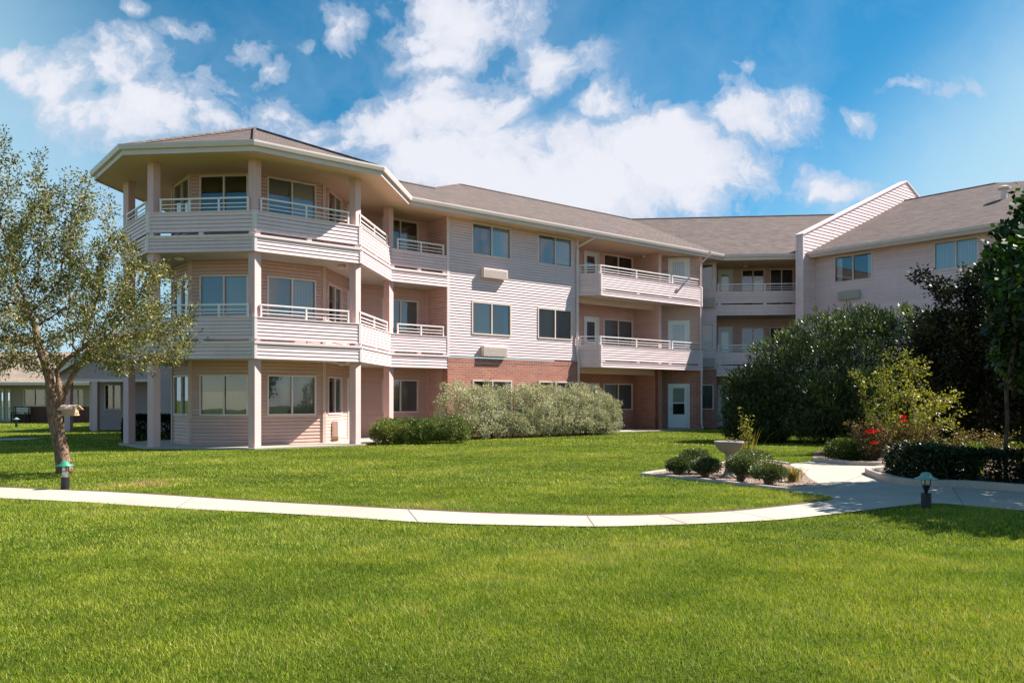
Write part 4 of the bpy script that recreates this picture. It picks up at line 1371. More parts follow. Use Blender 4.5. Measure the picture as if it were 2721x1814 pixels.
def cloud(n, ells, rng, shell=0.0):
    """points inside a set of ellipsoids (cx,cy,cz,rx,ry,rz,weight)"""
    E = np.array([e[:6] for e in ells], float); w = np.array([e[6] if len(e) > 6 else e[3] * e[4] * e[5] for e in ells], float)
    k = rng.choice(len(E), n, p=w / w.sum())
    u = unit(rng.normal(0, 1, (n, 3))) * (rng.uniform(shell ** 3, 1, n) ** (1 / 3))[:, None]
    return E[k, :3] + u * E[k, 3:6]

def twig_leaves(N, par, r, rmax, per, spread, rng, droop=0.0):
    """leaf positions and axes strung along thin twigs"""
    sel = np.where((r < rmax) & (par >= 0))[0]
    P, AX = [], []
    for i in sel:
        a, b = N[par[i]], N[i]
        m = rng.poisson(per)
        if m == 0: continue
        t = rng.uniform(0, 1.15, m)[:, None]
        d = b - a
        off = rng.normal(0, spread, (m, 3))
        P.append(a + d * t + off * .55)
        AX.append(unit(d)[None] * .6 + unit(off) + np.array([0, 0, -droop]))
    return np.vstack(P), np.vstack(AX)

def clumps(ells, n, r, rng, zmin=.1):
    """small leafy clumps spread over the surface of larger ellipsoids"""
    out = []
    E = np.array([e[:6] for e in ells], float)
    while len(out) < n:
        e = E[rng.integers(len(E))]
        u = unit(rng.normal(0, 1, 3)); p = e[:3] + u * e[3:6] * rng.uniform(.80, 1.0)
        if p[2] < zmin: continue
        # keep only what lies near the outside of the whole
        d = np.min(np.linalg.norm((p - E[:, :3]) / E[:, 3:6], axis=1))
        if d < .70: continue
        q = r * rng.uniform(.7, 1.35)
        out.append((p[0], p[1], p[2], q, q, q * rng.uniform(.75, 1.0)))
    return out

def tint_of(P, rng, base=0.5, amp=0.35, scale=0.9, fleck=0.18):
    """leaf tone: clumps of lighter and darker growth plus leaf-to-leaf scatter"""
    s = np.zeros(len(P))
    for k in range(5):
        v = rng.normal(0, 1, 3) * scale * (1 + k * .6); ph = rng.uniform(0, 6.28)
        s += np.sin(P @ v + ph) / 2.2
    return np.clip(base + amp * s * .5 + rng.normal(0, fleck, len(P)), 0.0, 1.0)

# --- big small-leaved tree at left
rg = np.random.default_rng(5)
TB = np.array([-8.45, 15.45, 0.0])
def at(px, py, Y):
    return np.array([(px - CX) / F * Y, Y, EYE + (HY - py) * Y / F])
Yt = 15.45
stem = [at(173, 1258, Yt) * [1, 1, 0], at(170, 1240, Yt), at(165, 1205, Yt), at(157, 1165, Yt), at(148, 1125, Yt), at(144, 1090, Yt)]
main = [at(138, 1050, Yt + .02), at(132, 1010, Yt + .05), at(124, 975, Yt + .05), at(112, 945, Yt + .1), at(100, 905, Yt + .1), at(92, 860, Yt + .15)]
fork2 = [at(158, 1085, Yt - .05), at(162, 1050, Yt - .08), at(156, 1015, Yt - .05), at(150, 985, Yt - .1), at(172, 958, Yt - .15), at(205, 935, Yt - .2)]
fork3 = [at(166, 1065, Yt + .1), at(176, 1035, Yt + .12), at(190, 1005, Yt + .15), at(207, 975, Yt + .2), at(222, 950, Yt + .3), at(240, 925, Yt + .4)]
att = cloud(2300, [(-8.9, 15.5, 3.6, 2.2, 2.1, 1.55, 5), (-7.55, 15.3, 3.3, 1.35, 1.5, 1.25, 2.2), (-7.0, 15.2, 2.65, 1.2, 1.3, .65, 1.2), (-10.6, 15.6, 3.2, 1.7, 1.8, 1.5, 3), (-9.3, 15.5, 5.0, 1.3, 1.3, 1.0, 1.6), (-8.3, 15.5, 4.7, .9, .9, .95, 1), (-10.0, 15.5, 5.4, .8, .8, .9, .7),
                 (-9.4, 15.3, 2.35, 1.6, 1.4, .5, 1.4), (-7.2, 15.1, 2.2, 1.0, 1.1, .45, .7), (-6.6, 15.2, 3.7, .55, .6, .3, .18), (-6.35, 15.0, 2.3, .55, .5, .22, .2), (-6.1, 15.0, 3.15, .35, .35, .12, .08), (-9.9, 15.5, 6.2, .35, .35, .55, .1), (-8.25, 15.5, 5.6, .3, .3, .45, .09), (-8.95, 15.5, 5.95, .18, .2, .45, .05)], rg)
Nn, pp = grow([{'pts': stem}, {'pts': main, 'from': 5}, {'pts': fork2, 'from': 5}, {'pts': fork3, 'from': 5}], att, 0.14, 1.6, 0.19, rg, 130)
rr_, ch = tree_radii(Nn, pp, 0.0042, 2.1)
sc = np.ones(len(Nn))
rr_ = np.minimum(rr_, 0.20)
for i, v in enumerate((.165, .142, .130, .122, .120, .130)): rr_[i] = v
for i, v in enumerate((.088, .084, .080, .072, .066, .060)): rr_[6 + i] = v
for i, v in enumerate((.058, .055, .050, .046, .042, .038)): rr_[12 + i] = v
for i, v in enumerate((.055, .052, .048, .044, .040, .037)): rr_[18 + i] = v
k0 = 24
rr_[k0:] = np.minimum(rr_[k0:], .05)
tree = thing('broadleaf_tree', tuple(stem[0]), 'leaning small leaved tree with forked trunk beside the walk and balcony bay', 'tree')
mb = MB(); wood(mb, Nn, pp, rr_, 10)
mb.build('trunk', 'bark', tree, smooth=True, fix=False)
Pl_, Ax = twig_leaves(Nn, pp, rr_, .016, 26, .095, rg, .1)
leaves('crown', Pl_, Ax, .066, .028, 'leaf_olive', tree, tint_of(Pl_, rg, .50, .30, .9, .30), .35, rg)

# --- generic shrub: leaf shell over lumpy ellipsoids on a few stems
def shrub(name, loc, label, cat, ells, n, ln, wd, mat, rng, group=None, up=.4, stems=5, stem_r=.02, bark='bark_dark', shell=.72, base=.45, amp=.35, fleck=.2, inner=.25, scale=1.4, part='foliage', rough=0.05, stem_z=None, clump=None):
    t = thing(name, loc, label, cat, group)
    cl = clumps(ells, clump[0], clump[1], rng) if clump else ells
    P = cloud(n, cl, rng, .55 if clump else shell)
    Pi = cloud(int(n * inner), [(e[0], e[1], e[2], e[3] * .85, e[4] * .85, e[5] * .85) for e in ells], rng, .7 if clump else 0)
    P = np.vstack([P, Pi]) + rng.normal(0, rough, (n + len(Pi), 3))
    P = P[P[:, 2] > .02]
    E = np.array([e[:3] for e in (cl if clump else ells)])
    near = np.vstack([E[np.linalg.norm(c[:, None] - E[None], axis=2).argmin(1)] for c in np.array_split(P, max(1, len(P) // 4000))])
    ax = unit(P - near) + np.array([0, 0, up])
    leaves(part, P, ax, ln, wd, mat, t, tint_of(P, rng, base, amp, scale, fleck), .45, rng)
    for k in range(stems):
        mb = MB()
        e = ells[rng.integers(len(ells))]
        b = np.array([e[0] + rng.uniform(-.35, .35) * e[3], e[1] + rng.uniform(-.35, .35) * e[4], 0.0])
        tp = np.array([e[0] + rng.uniform(-.8, .8) * e[3], e[1] + rng.uniform(-.7, .7) * e[4], e[2] + (.3 * e[5])])
        if stem_z: b = np.array([loc[0] + rng.uniform(-.05, .05), loc[1] + rng.uniform(-.04, .04), 0.0])
        m = b * .5 + tp * .5 + rng.normal(0, .05, 3)
        m[2] = max(.02, m[2])
        mb.tube([b, m, tp], [stem_r, stem_r * .75, stem_r * .35], 5)
        mb.build('stem', bark, t, fix=False)
    return t

# --- clipped silver hedge in front of the brick wall
rg = np.random.default_rng(21)
Hm = Pl(M.p2(0), d2)
uL, uR = M.ux(1186, 1.4) - .25, M.ux(1626, 1.3)
ell = []
for k in range(11):
    f = k / 10; u = uL + .7 + (uR - uL - 1.4) * f
    p = M.p2(u, 1.35)
    h = 2.18 - .06 * f + rg.uniform(-.06, .06)
    if k == 10: h = 1.8
    ell.append((p.x, p.y, h * .50, .82, .82, h * .44)); ell.append((p.x + n2.x * .25, p.y + n2.y * .25, h * .25, .7, .65, h * .25))
pr = M.p2(uR - .55, 1.35); ell.append((pr.x, pr.y, .95, .65, .7, .68))
pm = M.p2((uL + uR) / 2, 1.35)
shrub('silver_hedge', (pm.x, pm.y, 0), 'long clipped silvery green hedge against the red brick wall', 'hedge', ell, 70000, .052, .032, 'leaf_sage', rg, up=.3, stems=26, stem_r=.03, base=.5, amp=.3, inner=.9, rough=.02, clump=(800, .125))

# --- low clipped green hedge beside the patio
rg = np.random.default_rng(22)
c = V2(-2.92, 26.05); hd = (d2 * .55 + d1 * .45).normalized(); hn = V2(hd.y, -hd.x)
def box_leaves(o, d, L_, W_, H_, n, rng, rnd=.16, z0=.03):
    nn = V2(d.y, -d.x)
    a = rng.uniform(-1, 1, n); b = rng.uniform(-1, 1, n); cc = rng.uniform(0, 1, n)
    f = rng.integers(0, 8, n)
    dep = 1 - np.abs(rng.normal(0, .10, n))
    a = np.where(f == 0, -dep, np.where(f == 1, dep, a)); b = np.where((f == 2) | (f == 6), dep, np.where(f == 3, -dep, b)); cc = np.where((f == 4) | (f == 5) | (f == 7), dep, cc)
    # rounded shoulders
    lim = 1 - rnd * np.clip((cc - .55) / .45, 0, 1) ** 2 * 2.0
    rr = np.sqrt(np.clip(1 - (np.clip(np.abs(a) - .72, 0, 1) / .28) ** 2, 0.05, 1))
    x = a * L_ / 2 * (1 - (1 - lim) * .35); y = b * W_ / 2 * lim * rr; z = z0 + cc * (H_ - z0)
    P = np.stack([o.x + d.x * x + nn.x * y, o.y + d.y * x + nn.y * y, z], 1)
    P += rng.normal(0, .022, P.shape)
    nrm = np.stack([d.x * a + nn.x * b, d.y * a + nn.y * b, cc - .3], 1)
    return P, nrm
def box_hedge(name, o, d, L_, W_, H_, n, ln, wd, mat, label, rng, base=.5, amp=.3, bark='bark_dark', cat='hedge', fleck=.2, group=None):
    t = thing(name, (o.x, o.y, 0), label, cat, group)
    P, ax = box_leaves(o, d, L_, W_, H_, n, rng)
    leaves('foliage', P, unit(ax) + np.array([0, 0, .35]), ln, wd, mat, t, tint_of(P, rng, base, amp, 2.0, fleck), .55, rng)
    nn = V2(d.y, -d.x)
    for k in range(max(6, int(L_ * 3))):
        mb = MB()
        p = o + d * rng.uniform(-.45, .45) * L_ + nn * rng.uniform(-.4, .4) * W_
        q = p + d * rng.uniform(-.2, .2) + nn * rng.uniform(-.15, .15)
        mb.tube([(p.x, p.y, 0), ((p.x + q.x) / 2, (p.y + q.y) / 2, H_ * .45), (q.x, q.y, H_ * .9)], [.016, .012, .005], 4)
        mb.build('stem', bark, t, fix=False)
    return t
ell = []
for k in range(5):
    p = c + hd * (-1.05 + .525 * k)
    ell.append((p.x, p.y, .40, .56, .62, .40))
shrub('boxwood_hedge', (c.x, c.y, 0), 'low clipped bright green hedge between the patio and the silver hedge', 'hedge', ell, 42000, .036, .024, 'leaf_box', rg, up=.35, stems=9, base=.62, amp=.3, inner=.6, rough=.015, clump=(420, .10))
# dark hedge in the shade beyond the bay columns
rg = np.random.default_rng(23)
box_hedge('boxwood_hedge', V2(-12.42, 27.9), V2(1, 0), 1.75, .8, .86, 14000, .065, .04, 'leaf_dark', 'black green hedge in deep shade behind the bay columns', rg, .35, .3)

# --- tall oleander mass in front of the right wing
rg = np.random.default_rng(24)
ell = []
for (x, y, z, rx, ry, rz) in ((8.2, 27.2, 1.15, 1.25, 1.3, 1.25), (9.2, 27.4, 1.75, 1.5, 1.5, 1.65), (10.4, 27.4, 2.2, 1.6, 1.6, 1.95), (11.7, 27.2, 2.35, 1.5, 1.6, 2.0), (13.0, 26.9, 2.3, 1.5, 1.6, 2.0), (14.2, 26.6, 2.2, 1.5, 1.5, 1.9), (15.6, 26.2, 2.1, 1.5, 1.5, 1.8), (9.6, 26.2, 1.0, 1.4, 1.2, 1.05), (11.6, 25.9, 1.2, 1.6, 1.2, 1.2), (13.6, 25.6, 1.2, 1.6, 1.2, 1.2), (8.1, 26.7, .8, 1.0, 1.0, .85), (15.6, 25.3, 1.2, 1.5, 1.2, 1.2)):
    ell.append((x, y, z, rx, ry, rz))
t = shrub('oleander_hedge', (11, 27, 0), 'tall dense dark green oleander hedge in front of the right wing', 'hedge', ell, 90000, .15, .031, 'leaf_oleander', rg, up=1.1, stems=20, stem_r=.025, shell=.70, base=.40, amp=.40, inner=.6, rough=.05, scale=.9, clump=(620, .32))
# upright shoots on top
Pt = []; At = []
for k in range(420):
    e = ell[rg.integers(1, 7)]
    a = rg.uniform(0, 6.28); q = rg.uniform(0, .85)
    x, y = e[0] + e[3] * q * math.cos(a), e[1] + e[4] * q * math.sin(a)
    z = e[2] + e[5] * math.sqrt(max(0, 1 - q * q))
    h = rg.uniform(.10, .38); m = int(h * 55)
    tt = rg.uniform(0, 1, m)
    lean = rg.normal(0, .12, 2)
    Pt.append(np.stack([x + lean[0] * tt * h + rg.normal(0, .01, m), y + lean[1] * tt * h + rg.normal(0, .01, m), z - .05 + tt * h], 1))
    At.append(np.stack([rg.normal(0, .45, m), rg.normal(0, .45, m), np.ones(m)], 1))
Pt, At = np.vstack(Pt), np.vstack(At)
leaves('shoots', Pt, At, .15, .026, 'leaf_oleander', t, tint_of(Pt, rg, .7, .3, 1, .2), .2, rg)

# --- young yellow-green tree in the garden bed
def small_tree(name, loc, label, trunks, ells, natt, step, infl, kill, tip, rmax, per, spread, ln, wd, mat, bark, seed, base=.5, amp=.35, droop=0.0, cat='tree', power=2.2, trunk_r=None, fleck=.2, jit=.4, caps=None):
    rng = np.random.default_rng(seed)
    t = thing(name, loc, label, cat)
    att = cloud(natt, ells, rng)
    att = att[att[:, 2] > .15]
    N_, p_ = grow(trunks, att, step, infl, kill, rng, 110, .18)
    r_, ch = tree_radii(N_, p_, tip, power)
    if trunk_r: r_ = np.minimum(r_, trunk_r)
    mb = MB(); wood(mb, N_, p_, r_, 7)
    mb.build('trunk', bark, t, smooth=True, fix=False)
    P, A = twig_leaves(N_, p_, r_, rmax, per, spread, rng, droop)
    leaves('crown', P, A, ln, wd, mat, t, tint_of(P, rng, base, amp, 1.3, fleck), jit, rng)
    return t
Yy = 16.2
def gp(px, py, Y): return at(px, py, Y)
by = (7.65, Yy, 0)
GT = lambda x, y, z: ((x - 7.65) * 1.12 + 8.72, (y - 16.2) * 1.12 + 18.3, max(0, EYE + (z - EYE) * 1.12) if z > .01 else 0.0)
def GE(x, y, z, a, b, c, w): return (*GT(x, y, z), a * 1.12, b * 1.12, c * 1.12, w)
by = GT(7.65, 16.2, 0)
small_tree('garden_tree', by, 'loose yellow green young tree above the red roses', [{'pts': [by, GT(7.66, 16.2, .35), GT(7.64, 16.2, .6)]}, {'pts': [GT(7.85, 16.3, 0), GT(7.95, 16.3, .4), GT(8.05, 16.3, .7)]}, {'pts': [GT(7.5, 16.15, 0), GT(7.4, 16.2, .35), GT(7.3, 16.2, .65)]}],
           [GE(7.75, 16.2, 1.2, .8, .8, .6, 2.4), GE(7.55, 16.2, 1.75, .5, .6, .5, 1.3), GE(8.35, 16.2, 1.05, .55, .6, .5, .8), GE(7.05, 16.2, 1.75, .38, .35, .16, .35), GE(6.75, 16.2, 1.95, .22, .3, .12, .15), GE(7.72, 16.2, 2.3, .16, .3, .35, .3), GE(8.05, 16.2, 2.05, .25, .3, .3, .35), GE(7.2, 16.1, .9, .5, .4, .3, .35), GE(8.6, 16.2, 1.5, .35, .3, .14, .2), GE(8.75, 16.2, 1.15, .3, .3, .12, .15), GE(7.3, 16.2, 2.15, .12, .2, .25, .12)], 600, .11, 1.0, .17, .003, .009, 11, .075, .066, .038, 'leaf_yellow', 'bark_grey', 31, .5, .3)
# --- plum tree with dark reddish leaves behind it
bp = (12.7, 21.7, 0)
small_tree('plum_tree', bp, 'dark bronze green tree with stray orange tipped shoots behind the yellow green tree', [{'pts': [bp, (12.7, 21.7, .5), (12.65, 21.7, 1.0), (12.6, 21.7, 1.4)]}],
           [(12.72, 21.49, 2.76, 1.98, 1.73, 1.85, 5), (11.49, 21.37, 2.51, 1.24, 1.11, 1.24, 2), (14.08, 21.37, 2.39, 1.73, 1.73, 1.85, 2.5), (11.36, 21.37, 3.38, 0.68, 0.62, 0.37, 0.3), (11.55, 21.37, 4.30, 0.74, 0.49, 0.35, 0.3), (10.81, 21.37, 4.67, 0.43, 0.37, 0.22, 0.12), (10.81, 21.37, 3.50, 0.43, 0.37, 0.20, 0.12), (12.72, 21.49, 4.61, 0.86, 0.99, 0.62, 0.7), (13.83, 21.49, 4.12, 1.36, 1.24, 0.74, 1), (12.60, 21.24, 1.15, 1.61, 1.36, 0.74, 1.4), (15.07, 21.24, 1.65, 1.61, 1.36, 1.48, 1.4)], 2300, .17, 1.7, .25, .0036, .018, 46, .17, .10, .06, 'leaf_plum', 'bark_dark', 32, .42, .4, trunk_r=.11)
# --- dark green tree at the right edge, thin twin trunks
bt_ = (8.42, 13.85, 0)
small_tree('shade_tree', bt_, 'dark green maple with slim trunk at the right edge of the garden', [{'pts': [bt_, (8.40, 13.85, .5), (8.44, 13.85, 1.0), (8.42, 13.85, 1.6), (8.55, 13.85, 2.2)]}, {'pts': [(8.62, 13.75, 0), (8.78, 13.7, .7), (9.0, 13.65, 1.4), (9.1, 13.6, 2.0)]}],
           [(9.35, 13.5, 3.6, 1.35, 1.3, 1.35, 4), (8.6, 13.7, 3.7, .6, .8, .8, 1.6), (8.95, 13.7, 4.55, .5, .55, .6, .9), (8.78, 13.7, 5.15, .16, .16, .25, .1), (8.3, 12.2, 3.3, 1.05, 1.2, .95, 2.6), (8.0, 11.1, 3.1, 1.15, 1.1, .8, 2.4), (9.6, 11.6, 3.4, 1.4, 1.4, 1.1, 3), (8.7, 9.9, 3.2, 1.5, 1.0, .85, 2.4), (10.6, 12.8, 3.3, 1.4, 1.5, 1.4, 3), (8.4, 13.6, 2.7, .5, .6, .4, .6), (10.4, 10.3, 3.2, 1.4, 1.2, 1.0, 2.4), (11.4, 13.6, 3.2, 1.3, 1.4, 1.4, 2.5), (9.4, 14.3, 2.2, .9, .8, .7, 1.6), (8.9, 14.0, 2.1, .6, .6, .5, .8), (10.4, 14.2, 1.9, 1.0, .9, .9, 1.6)], 2900, .15, 1.8, .21, .0036, .016, 19, .15, .12, .10, 'leaf_maple', 'bark_dark', 33, .42, .35, trunk_r=.085, droop=.3)

# --- low dark hedge behind the curved kerb
rg = np.random.default_rng(41)
off = [Vector(p) for p in offset_path([right_kerb[0]] + right_kerb[2:], -.85)]
hl = thing('boxwood_hedge', (8.2, 13.4, 0), 'low dark green hedge in shade behind the curved kerb', 'hedge')
P_, A_ = [], []
for a, b in zip(off, off[1:]):
    if (a + b).x / 2 > 13: break
    d = (b - a); ln_ = d.length; d.normalize()
    p, q = box_leaves((a + b) / 2, d, ln_ + .25, 1.0, .56 + rg.uniform(-.03, .03), int(3600 * ln_), rg)
    P_.append(p); A_.append(q)
P_, A_ = np.vstack(P_), np.vstack(A_)
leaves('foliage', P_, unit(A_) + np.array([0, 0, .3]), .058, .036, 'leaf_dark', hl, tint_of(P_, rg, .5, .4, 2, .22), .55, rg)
for k in range(24):
    mb = MB(); i = rg.integers(0, max(1, len(off) - 4)); p = off[i]
    x, y = p.x + rg.normal(0, .2), p.y + rg.normal(0, .2)
    mb.tube([(x, y, 0), (x + rg.normal(0, .05), y, .25), (x + rg.normal(0, .1), y, .5)], [.014, .010, .004], 4)
    mb.build('stem', 'bark_dark', hl, fix=False)

# --- small round boxwood, rose bush and perennials of the garden bed
rg = np.random.default_rng(42)
pb = G(2262, 1229)
shrub('boxwood', (pb[0], pb[1], 0), 'rounded boxwood at the foot of the red rose bush', 'shrub', [(pb[0] - .10, pb[1] + .15, .24, .40, .36, .24), (pb[0] + .28, pb[1] + .18, .25, .40, .36, .24)], 9000, .038, .024, 'leaf_box', rg, stems=8, base=.45)
def stalk_plant(name, loc, label, cat, n_st, h, spread, per, ln, wd, mat, rng, flowers=None, stem_mat='bark_dark', base=.5, group=None, top=False):
    t = thing(name, loc, label, cat, group)
    mb = MB(); P, A = [], []; tips = []
    for k in range(n_st):
        a = rng.uniform(0, 6.28); sp = spread * rng.uniform(.2, 1)
        hh = h * rng.uniform(.6, 1)
        p0 = np.array([loc[0] + .05 * math.cos(a), loc[1] + .05 * math.sin(a), 0]); p2 = np.array([loc[0] + sp * math.cos(a), loc[1] + sp * math.sin(a) * .8, hh])
        p1 = (p0 + p2) / 2 + np.array([0, 0, hh * .12])
        mb.tube([p0, p1, p2], [.008, .006, .003], 4)
        m = max(2, int(per * hh))
        tt = rng.uniform(.15, 1.02, m)[:, None]
        P.append((1 - tt) ** 2 * p0 + 2 * tt * (1 - tt) * p1 + tt * tt * p2 + rng.normal(0, .035, (m, 3)))
        A.append(rng.normal(0, 1, (m, 3)) + np.array([math.cos(a) * .5, math.sin(a) * .5, .5]))
        tips.append(p2)
    mb.build('stem', stem_mat, t, fix=False)
    P, A = np.vstack(P), np.vstack(A)
    P[:, 2] = np.maximum(P[:, 2], .02)
    leaves('foliage', P, A, ln, wd, mat, t, tint_of(P, rng, base, .3, 2, .22), .4, rng)
    return t, tips
pr_ = (7.85, 17.7)
rose, tips = stalk_plant('rose_bush', (pr_[0], pr_[1], 0), 'leggy rose bush carrying red blooms over the boxwood', 'rose bush', 26, 1.0, .62, 80, .055, .036, 'leaf_rust', rg, base=.45)
for (px, py, rad) in ((2314, 1147, .085), (2336, 1145, .05), (2322, 1176, .065), (2400, 1108, .06), (2402, 1120, .05)):
    Yb = 17.45; cpos = at(px, py, Yb)
    n = 46; th = np.arange(n) * 2.4; q = np.sqrt(np.arange(n) / n)
    Pp = cpos + np.stack([np.cos(th) * q * rad * .45, np.sin(th) * q * rad * .45, -q * rad * .35], 1)
    Aa = np.stack([np.cos(th) * q * 1.3, np.sin(th) * q * 1.3, np.ones(n) * .75], 1)
    leaves('bloom', Pp, Aa, rad, rad * .8, 'red_petal', rose, None, .15, rg)
stalk_plant('perennial', (8.75, 17.9, 0), 'rusty brown leaved bush between the roses and the young tree', 'shrub', 34, .95, .75, 110, .05, .03, 'leaf_rust', rg, base=.6)
stalk_plant('perennial', (8.75, 15.4, 0), 'straggly bronze perennial behind the low dark hedge', 'shrub', 40, .85, .75, 110, .05, .03, 'leaf_rust', rg, base=.65)
stalk_plant('perennial', (7.75, 14.75, 0), 'pale yellow green ground plant behind the low dark hedge', 'shrub', 40, .66, .9, 130, .045, .028, 'leaf_yellow', rg, base=.45)
stalk_plant('perennial', (9.45, 14.9, 0), 'small yellow green plant near the slim tree trunk', 'shrub', 30, .62, .6, 110, .045, .028, 'leaf_yellow', rg, base=.45)

def blade_plant(name, loc, label, cat, n, h, spread, wd, mat, rng, arch=.6, base=.5, group=None, segs=5):
    """clump of long arching blades"""
    t = thing(name, loc, label, cat, group)
    V, T = [], []
    for k in range(n):
        a = rng.uniform(0, 6.28); L_ = h * rng.uniform(.65, 1.1); sp = spread * rng.uniform(.2, 1)
        o = np.array([loc[0] + rng.normal(0, .04), loc[1] + rng.normal(0, .04), 0])
        dr = np.array([math.cos(a), math.sin(a), 0]); sd = np.array([-dr[1], dr[0], 0])
        pts = []
        for s in range(segs + 1):
            f = s / segs
            pts.append(o + dr * sp * f ** 1.3 + np.array([0, 0, L_ * (f - arch * f ** 2.6)]))
        tv = np.clip(base + rng.normal(0, .22), 0, 1)
        for s in range(segs):
            w0 = wd * math.sin(math.pi * (.12 + .86 * s / segs)); w1 = wd * math.sin(math.pi * (.12 + .86 * (s + 1) / segs)) if s < segs - 1 else .001
            V += [pts[s] - sd * w0 / 2, pts[s] + sd * w0 / 2, pts[s + 1] + sd * w1 / 2, pts[s + 1] - sd * w1 / 2]; T.append(tv)
    V = np.array(V); V[:, 2] = np.maximum(V[:, 2], .015)
    raw_mesh('blades', V, 4, mat, t, np.array(T))
    return t
blade_plant('strap_leaf_plant', (8.42, 14.75, 0), 'lime green strap leaved clump beside the slim tree trunk', 'plant', 46, 1.05, .55, .055, 'leaf_lime', rg, .45, .7)
blade_plant('strap_leaf_plant', (7.95, 15.55, 0), 'mid green strap leaved clump under the yellow green tree', 'plant', 40, .85, .5, .05, 'leaf_lime', rg, .45, .35)

# --- birdbath bed: five clipped boxwoods, a leafy tall plant, straw coloured grasses
rg = np.random.default_rng(43)
for (x0, x1, y0, y1, lab) in ((1774, 1838, 1222, 1268, 'smallest clipped boxwood, nearest the pointed tip of the birdbath bed'), (1842, 1925, 1222, 1273, 'clipped boxwood just left of the birdbath pedestal, in front of another boxwood'),
                              (1936, 2017, 1216, 1284, 'clipped boxwood with thick bare stem just right of the birdbath pedestal'), (2004, 2104, 1238, 1294, 'widest clipped boxwood, beside the straw coloured grass')):
    b = G((x0 + x1) / 2, y1); s = b[1] / F
    w = (x1 - x0) * s / 2; h = (y1 - y0) * s
    cx, cy = b[0], b[1] + w * .7
    t = shrub('boxwood', (cx, cy, 0), lab, 'shrub', [(cx - w * .3, cy, h * .66, w * .66, w * .8, h * .34), (cx + w * .3, cy, h * .66, w * .66, w * .8, h * .36), (cx, cy + .02, h * .7, w * .7, w * .8, h * .34)], 5200, .030, .019, 'leaf_privet', rg, group='clipped boxwoods around the birdbath', stems=12, stem_r=.016, bark='bark', base=.42, stem_z=True, rough=.02)
for (x, y, w, h, lab) in ((3.42, 15.25, .30, .46, 'boxwood mostly hidden behind the birdbath, on its left'), (4.32, 14.75, .40, .50, 'boxwood behind the birdbath under the tall leafy plant')):
    shrub('boxwood', (x, y, 0), lab, 'shrub', [(x - w * .3, y, h * .6, w * .7, w * .8, h * .4), (x + w * .3, y, h * .6, w * .7, w * .8, h * .4)], 3800, .030, .019, 'leaf_privet', rg, group='clipped boxwoods around the birdbath', stems=10, stem_r=.014, bark='bark', base=.42, rough=.02)
stalk_plant('tall_leafy_plant', (4.36, 15.15, 0), 'tall spindly plant with pale leaves rising behind the birdbath', 'plant', 6, 1.2, .24, 60, .060, .020, 'leaf_yellow', rg, base=.6)
blade_plant('tall_leafy_plant', (4.48, 15.2, 0), 'sparse bare arching stalks beside the tall leafy plant', 'plant', 16, 1.15, .55, .012, 'leaf_straw', rg, .25, .8)
blade_plant('ornamental_grass', (4.75, 13.75, 0), 'straw yellow clump of ornamental grass at the corner of the birdbath bed', 'grass clump', 110, .50, .36, .013, 'leaf_straw', rg, .55, .35)
blade_plant('ornamental_grass', (4.62, 15.15, 0), 'dry orange clump of ornamental grass behind the clipped boxwoods', 'grass clump', 110, .42, .34, .012, 'leaf_straw', rg, .4, .75)
blade_plant('ornamental_grass', (4.95, 14.6, 0), 'small dry grass clump between the straw clump and the walk', 'grass clump', 70, .34, .26, .012, 'leaf_straw', rg, .5, .65)
#@@ OBJECTS
# ------------------------------------------------------------------ cottages at left
def plain_window(pl, u0, u1, z0, z1, parent, left=None, right=None):
    return window(pl, u0, u1, z0, z1, left, right, parent)
# tan roofed cottage, far left
CY = 50.0
cot = thing('cottage', (-29, CY, 0), 'beige single storey cottage with wide tan shingle roof, farthest left', 'house')
cp = Pl(V2(-40, CY), V2(1, 0))
cu = lambda px: cp.ux(px)
uE = cu(300)
mb = MB()
wl = [(cu(64), cu(121), 1.02, 2.05), (cu(190), cu(224) - .05, 1.0, 2.05)]
dd = [(cu(2), cu(9), .1, 2.0), (cu(19), cu(27), .1, 2.0)]
flat(mb, cp, 0, uE, .0, 2.3, wl + dd)
flat(mb, Pl(cp.p2(uE), V2(0, 1)), 0, 8, 0, 2.3)
mb.build('wall', 'cottage_wall', cot)
mb = MB()
flat(mb, cp, cu(36), uE - .01, 0, .98, [], .03)
mb.face([cp(cu(36), .98, .03), cp(uE - .01, .98, .03), cp(uE - .01, .98, 0), cp(cu(36), .98, 0)])
mb.build('brick_base', 'cottage_brick', cot)
plain_window(cp, *wl[0], cot, None, ('blind_grey', 0, 1))
plain_window(cp, *wl[1], cot, None, ('blind_grey', 0, 1))
for a in dd: door(cp, *a, parent=cot, glass=(.45, .92), lower=(.1, .4))
mb = MB()
for px in (8.5, 14.5):
    u = cu(px); pbox(mb, cp, u - .11, u + .11, 0, 2.25, .9, 1.1)
mb.build('porch_post', 'siding', cot)
mb = MB()
e0, e1, eb, ef = -44, -40 + uE + .25, CY + 9.6, CY - 1.25
mb.face([(e0, ef, 2.42), (e1, ef, 2.42), (e1 - 4.6, CY + 4.2, 4.6), (e0, CY + 4.2, 4.6)])
mb.face([(e1, ef, 2.42), (e1, eb, 2.42), (e1 - 4.6, CY + 4.2, 4.6)])
mb.face([(e1, eb, 2.42), (e0, eb, 2.42), (e0, CY + 4.2, 4.6), (e1 - 4.6, CY + 4.2, 4.6)])
mb.face([(e0, ef, 2.32), (e1, ef, 2.32), (e1, eb, 2.32), (e0, eb, 2.32)])
mb.build('roof', 'roof_tan', cot)
mb = MB(); mb.box(e0, e1 + .05, ef - .12, ef, 2.28, 2.46); mb.box(e1, e1 + .1, ef, eb, 2.28, 2.46)
mb.build('gutter', 'gutter', cot)
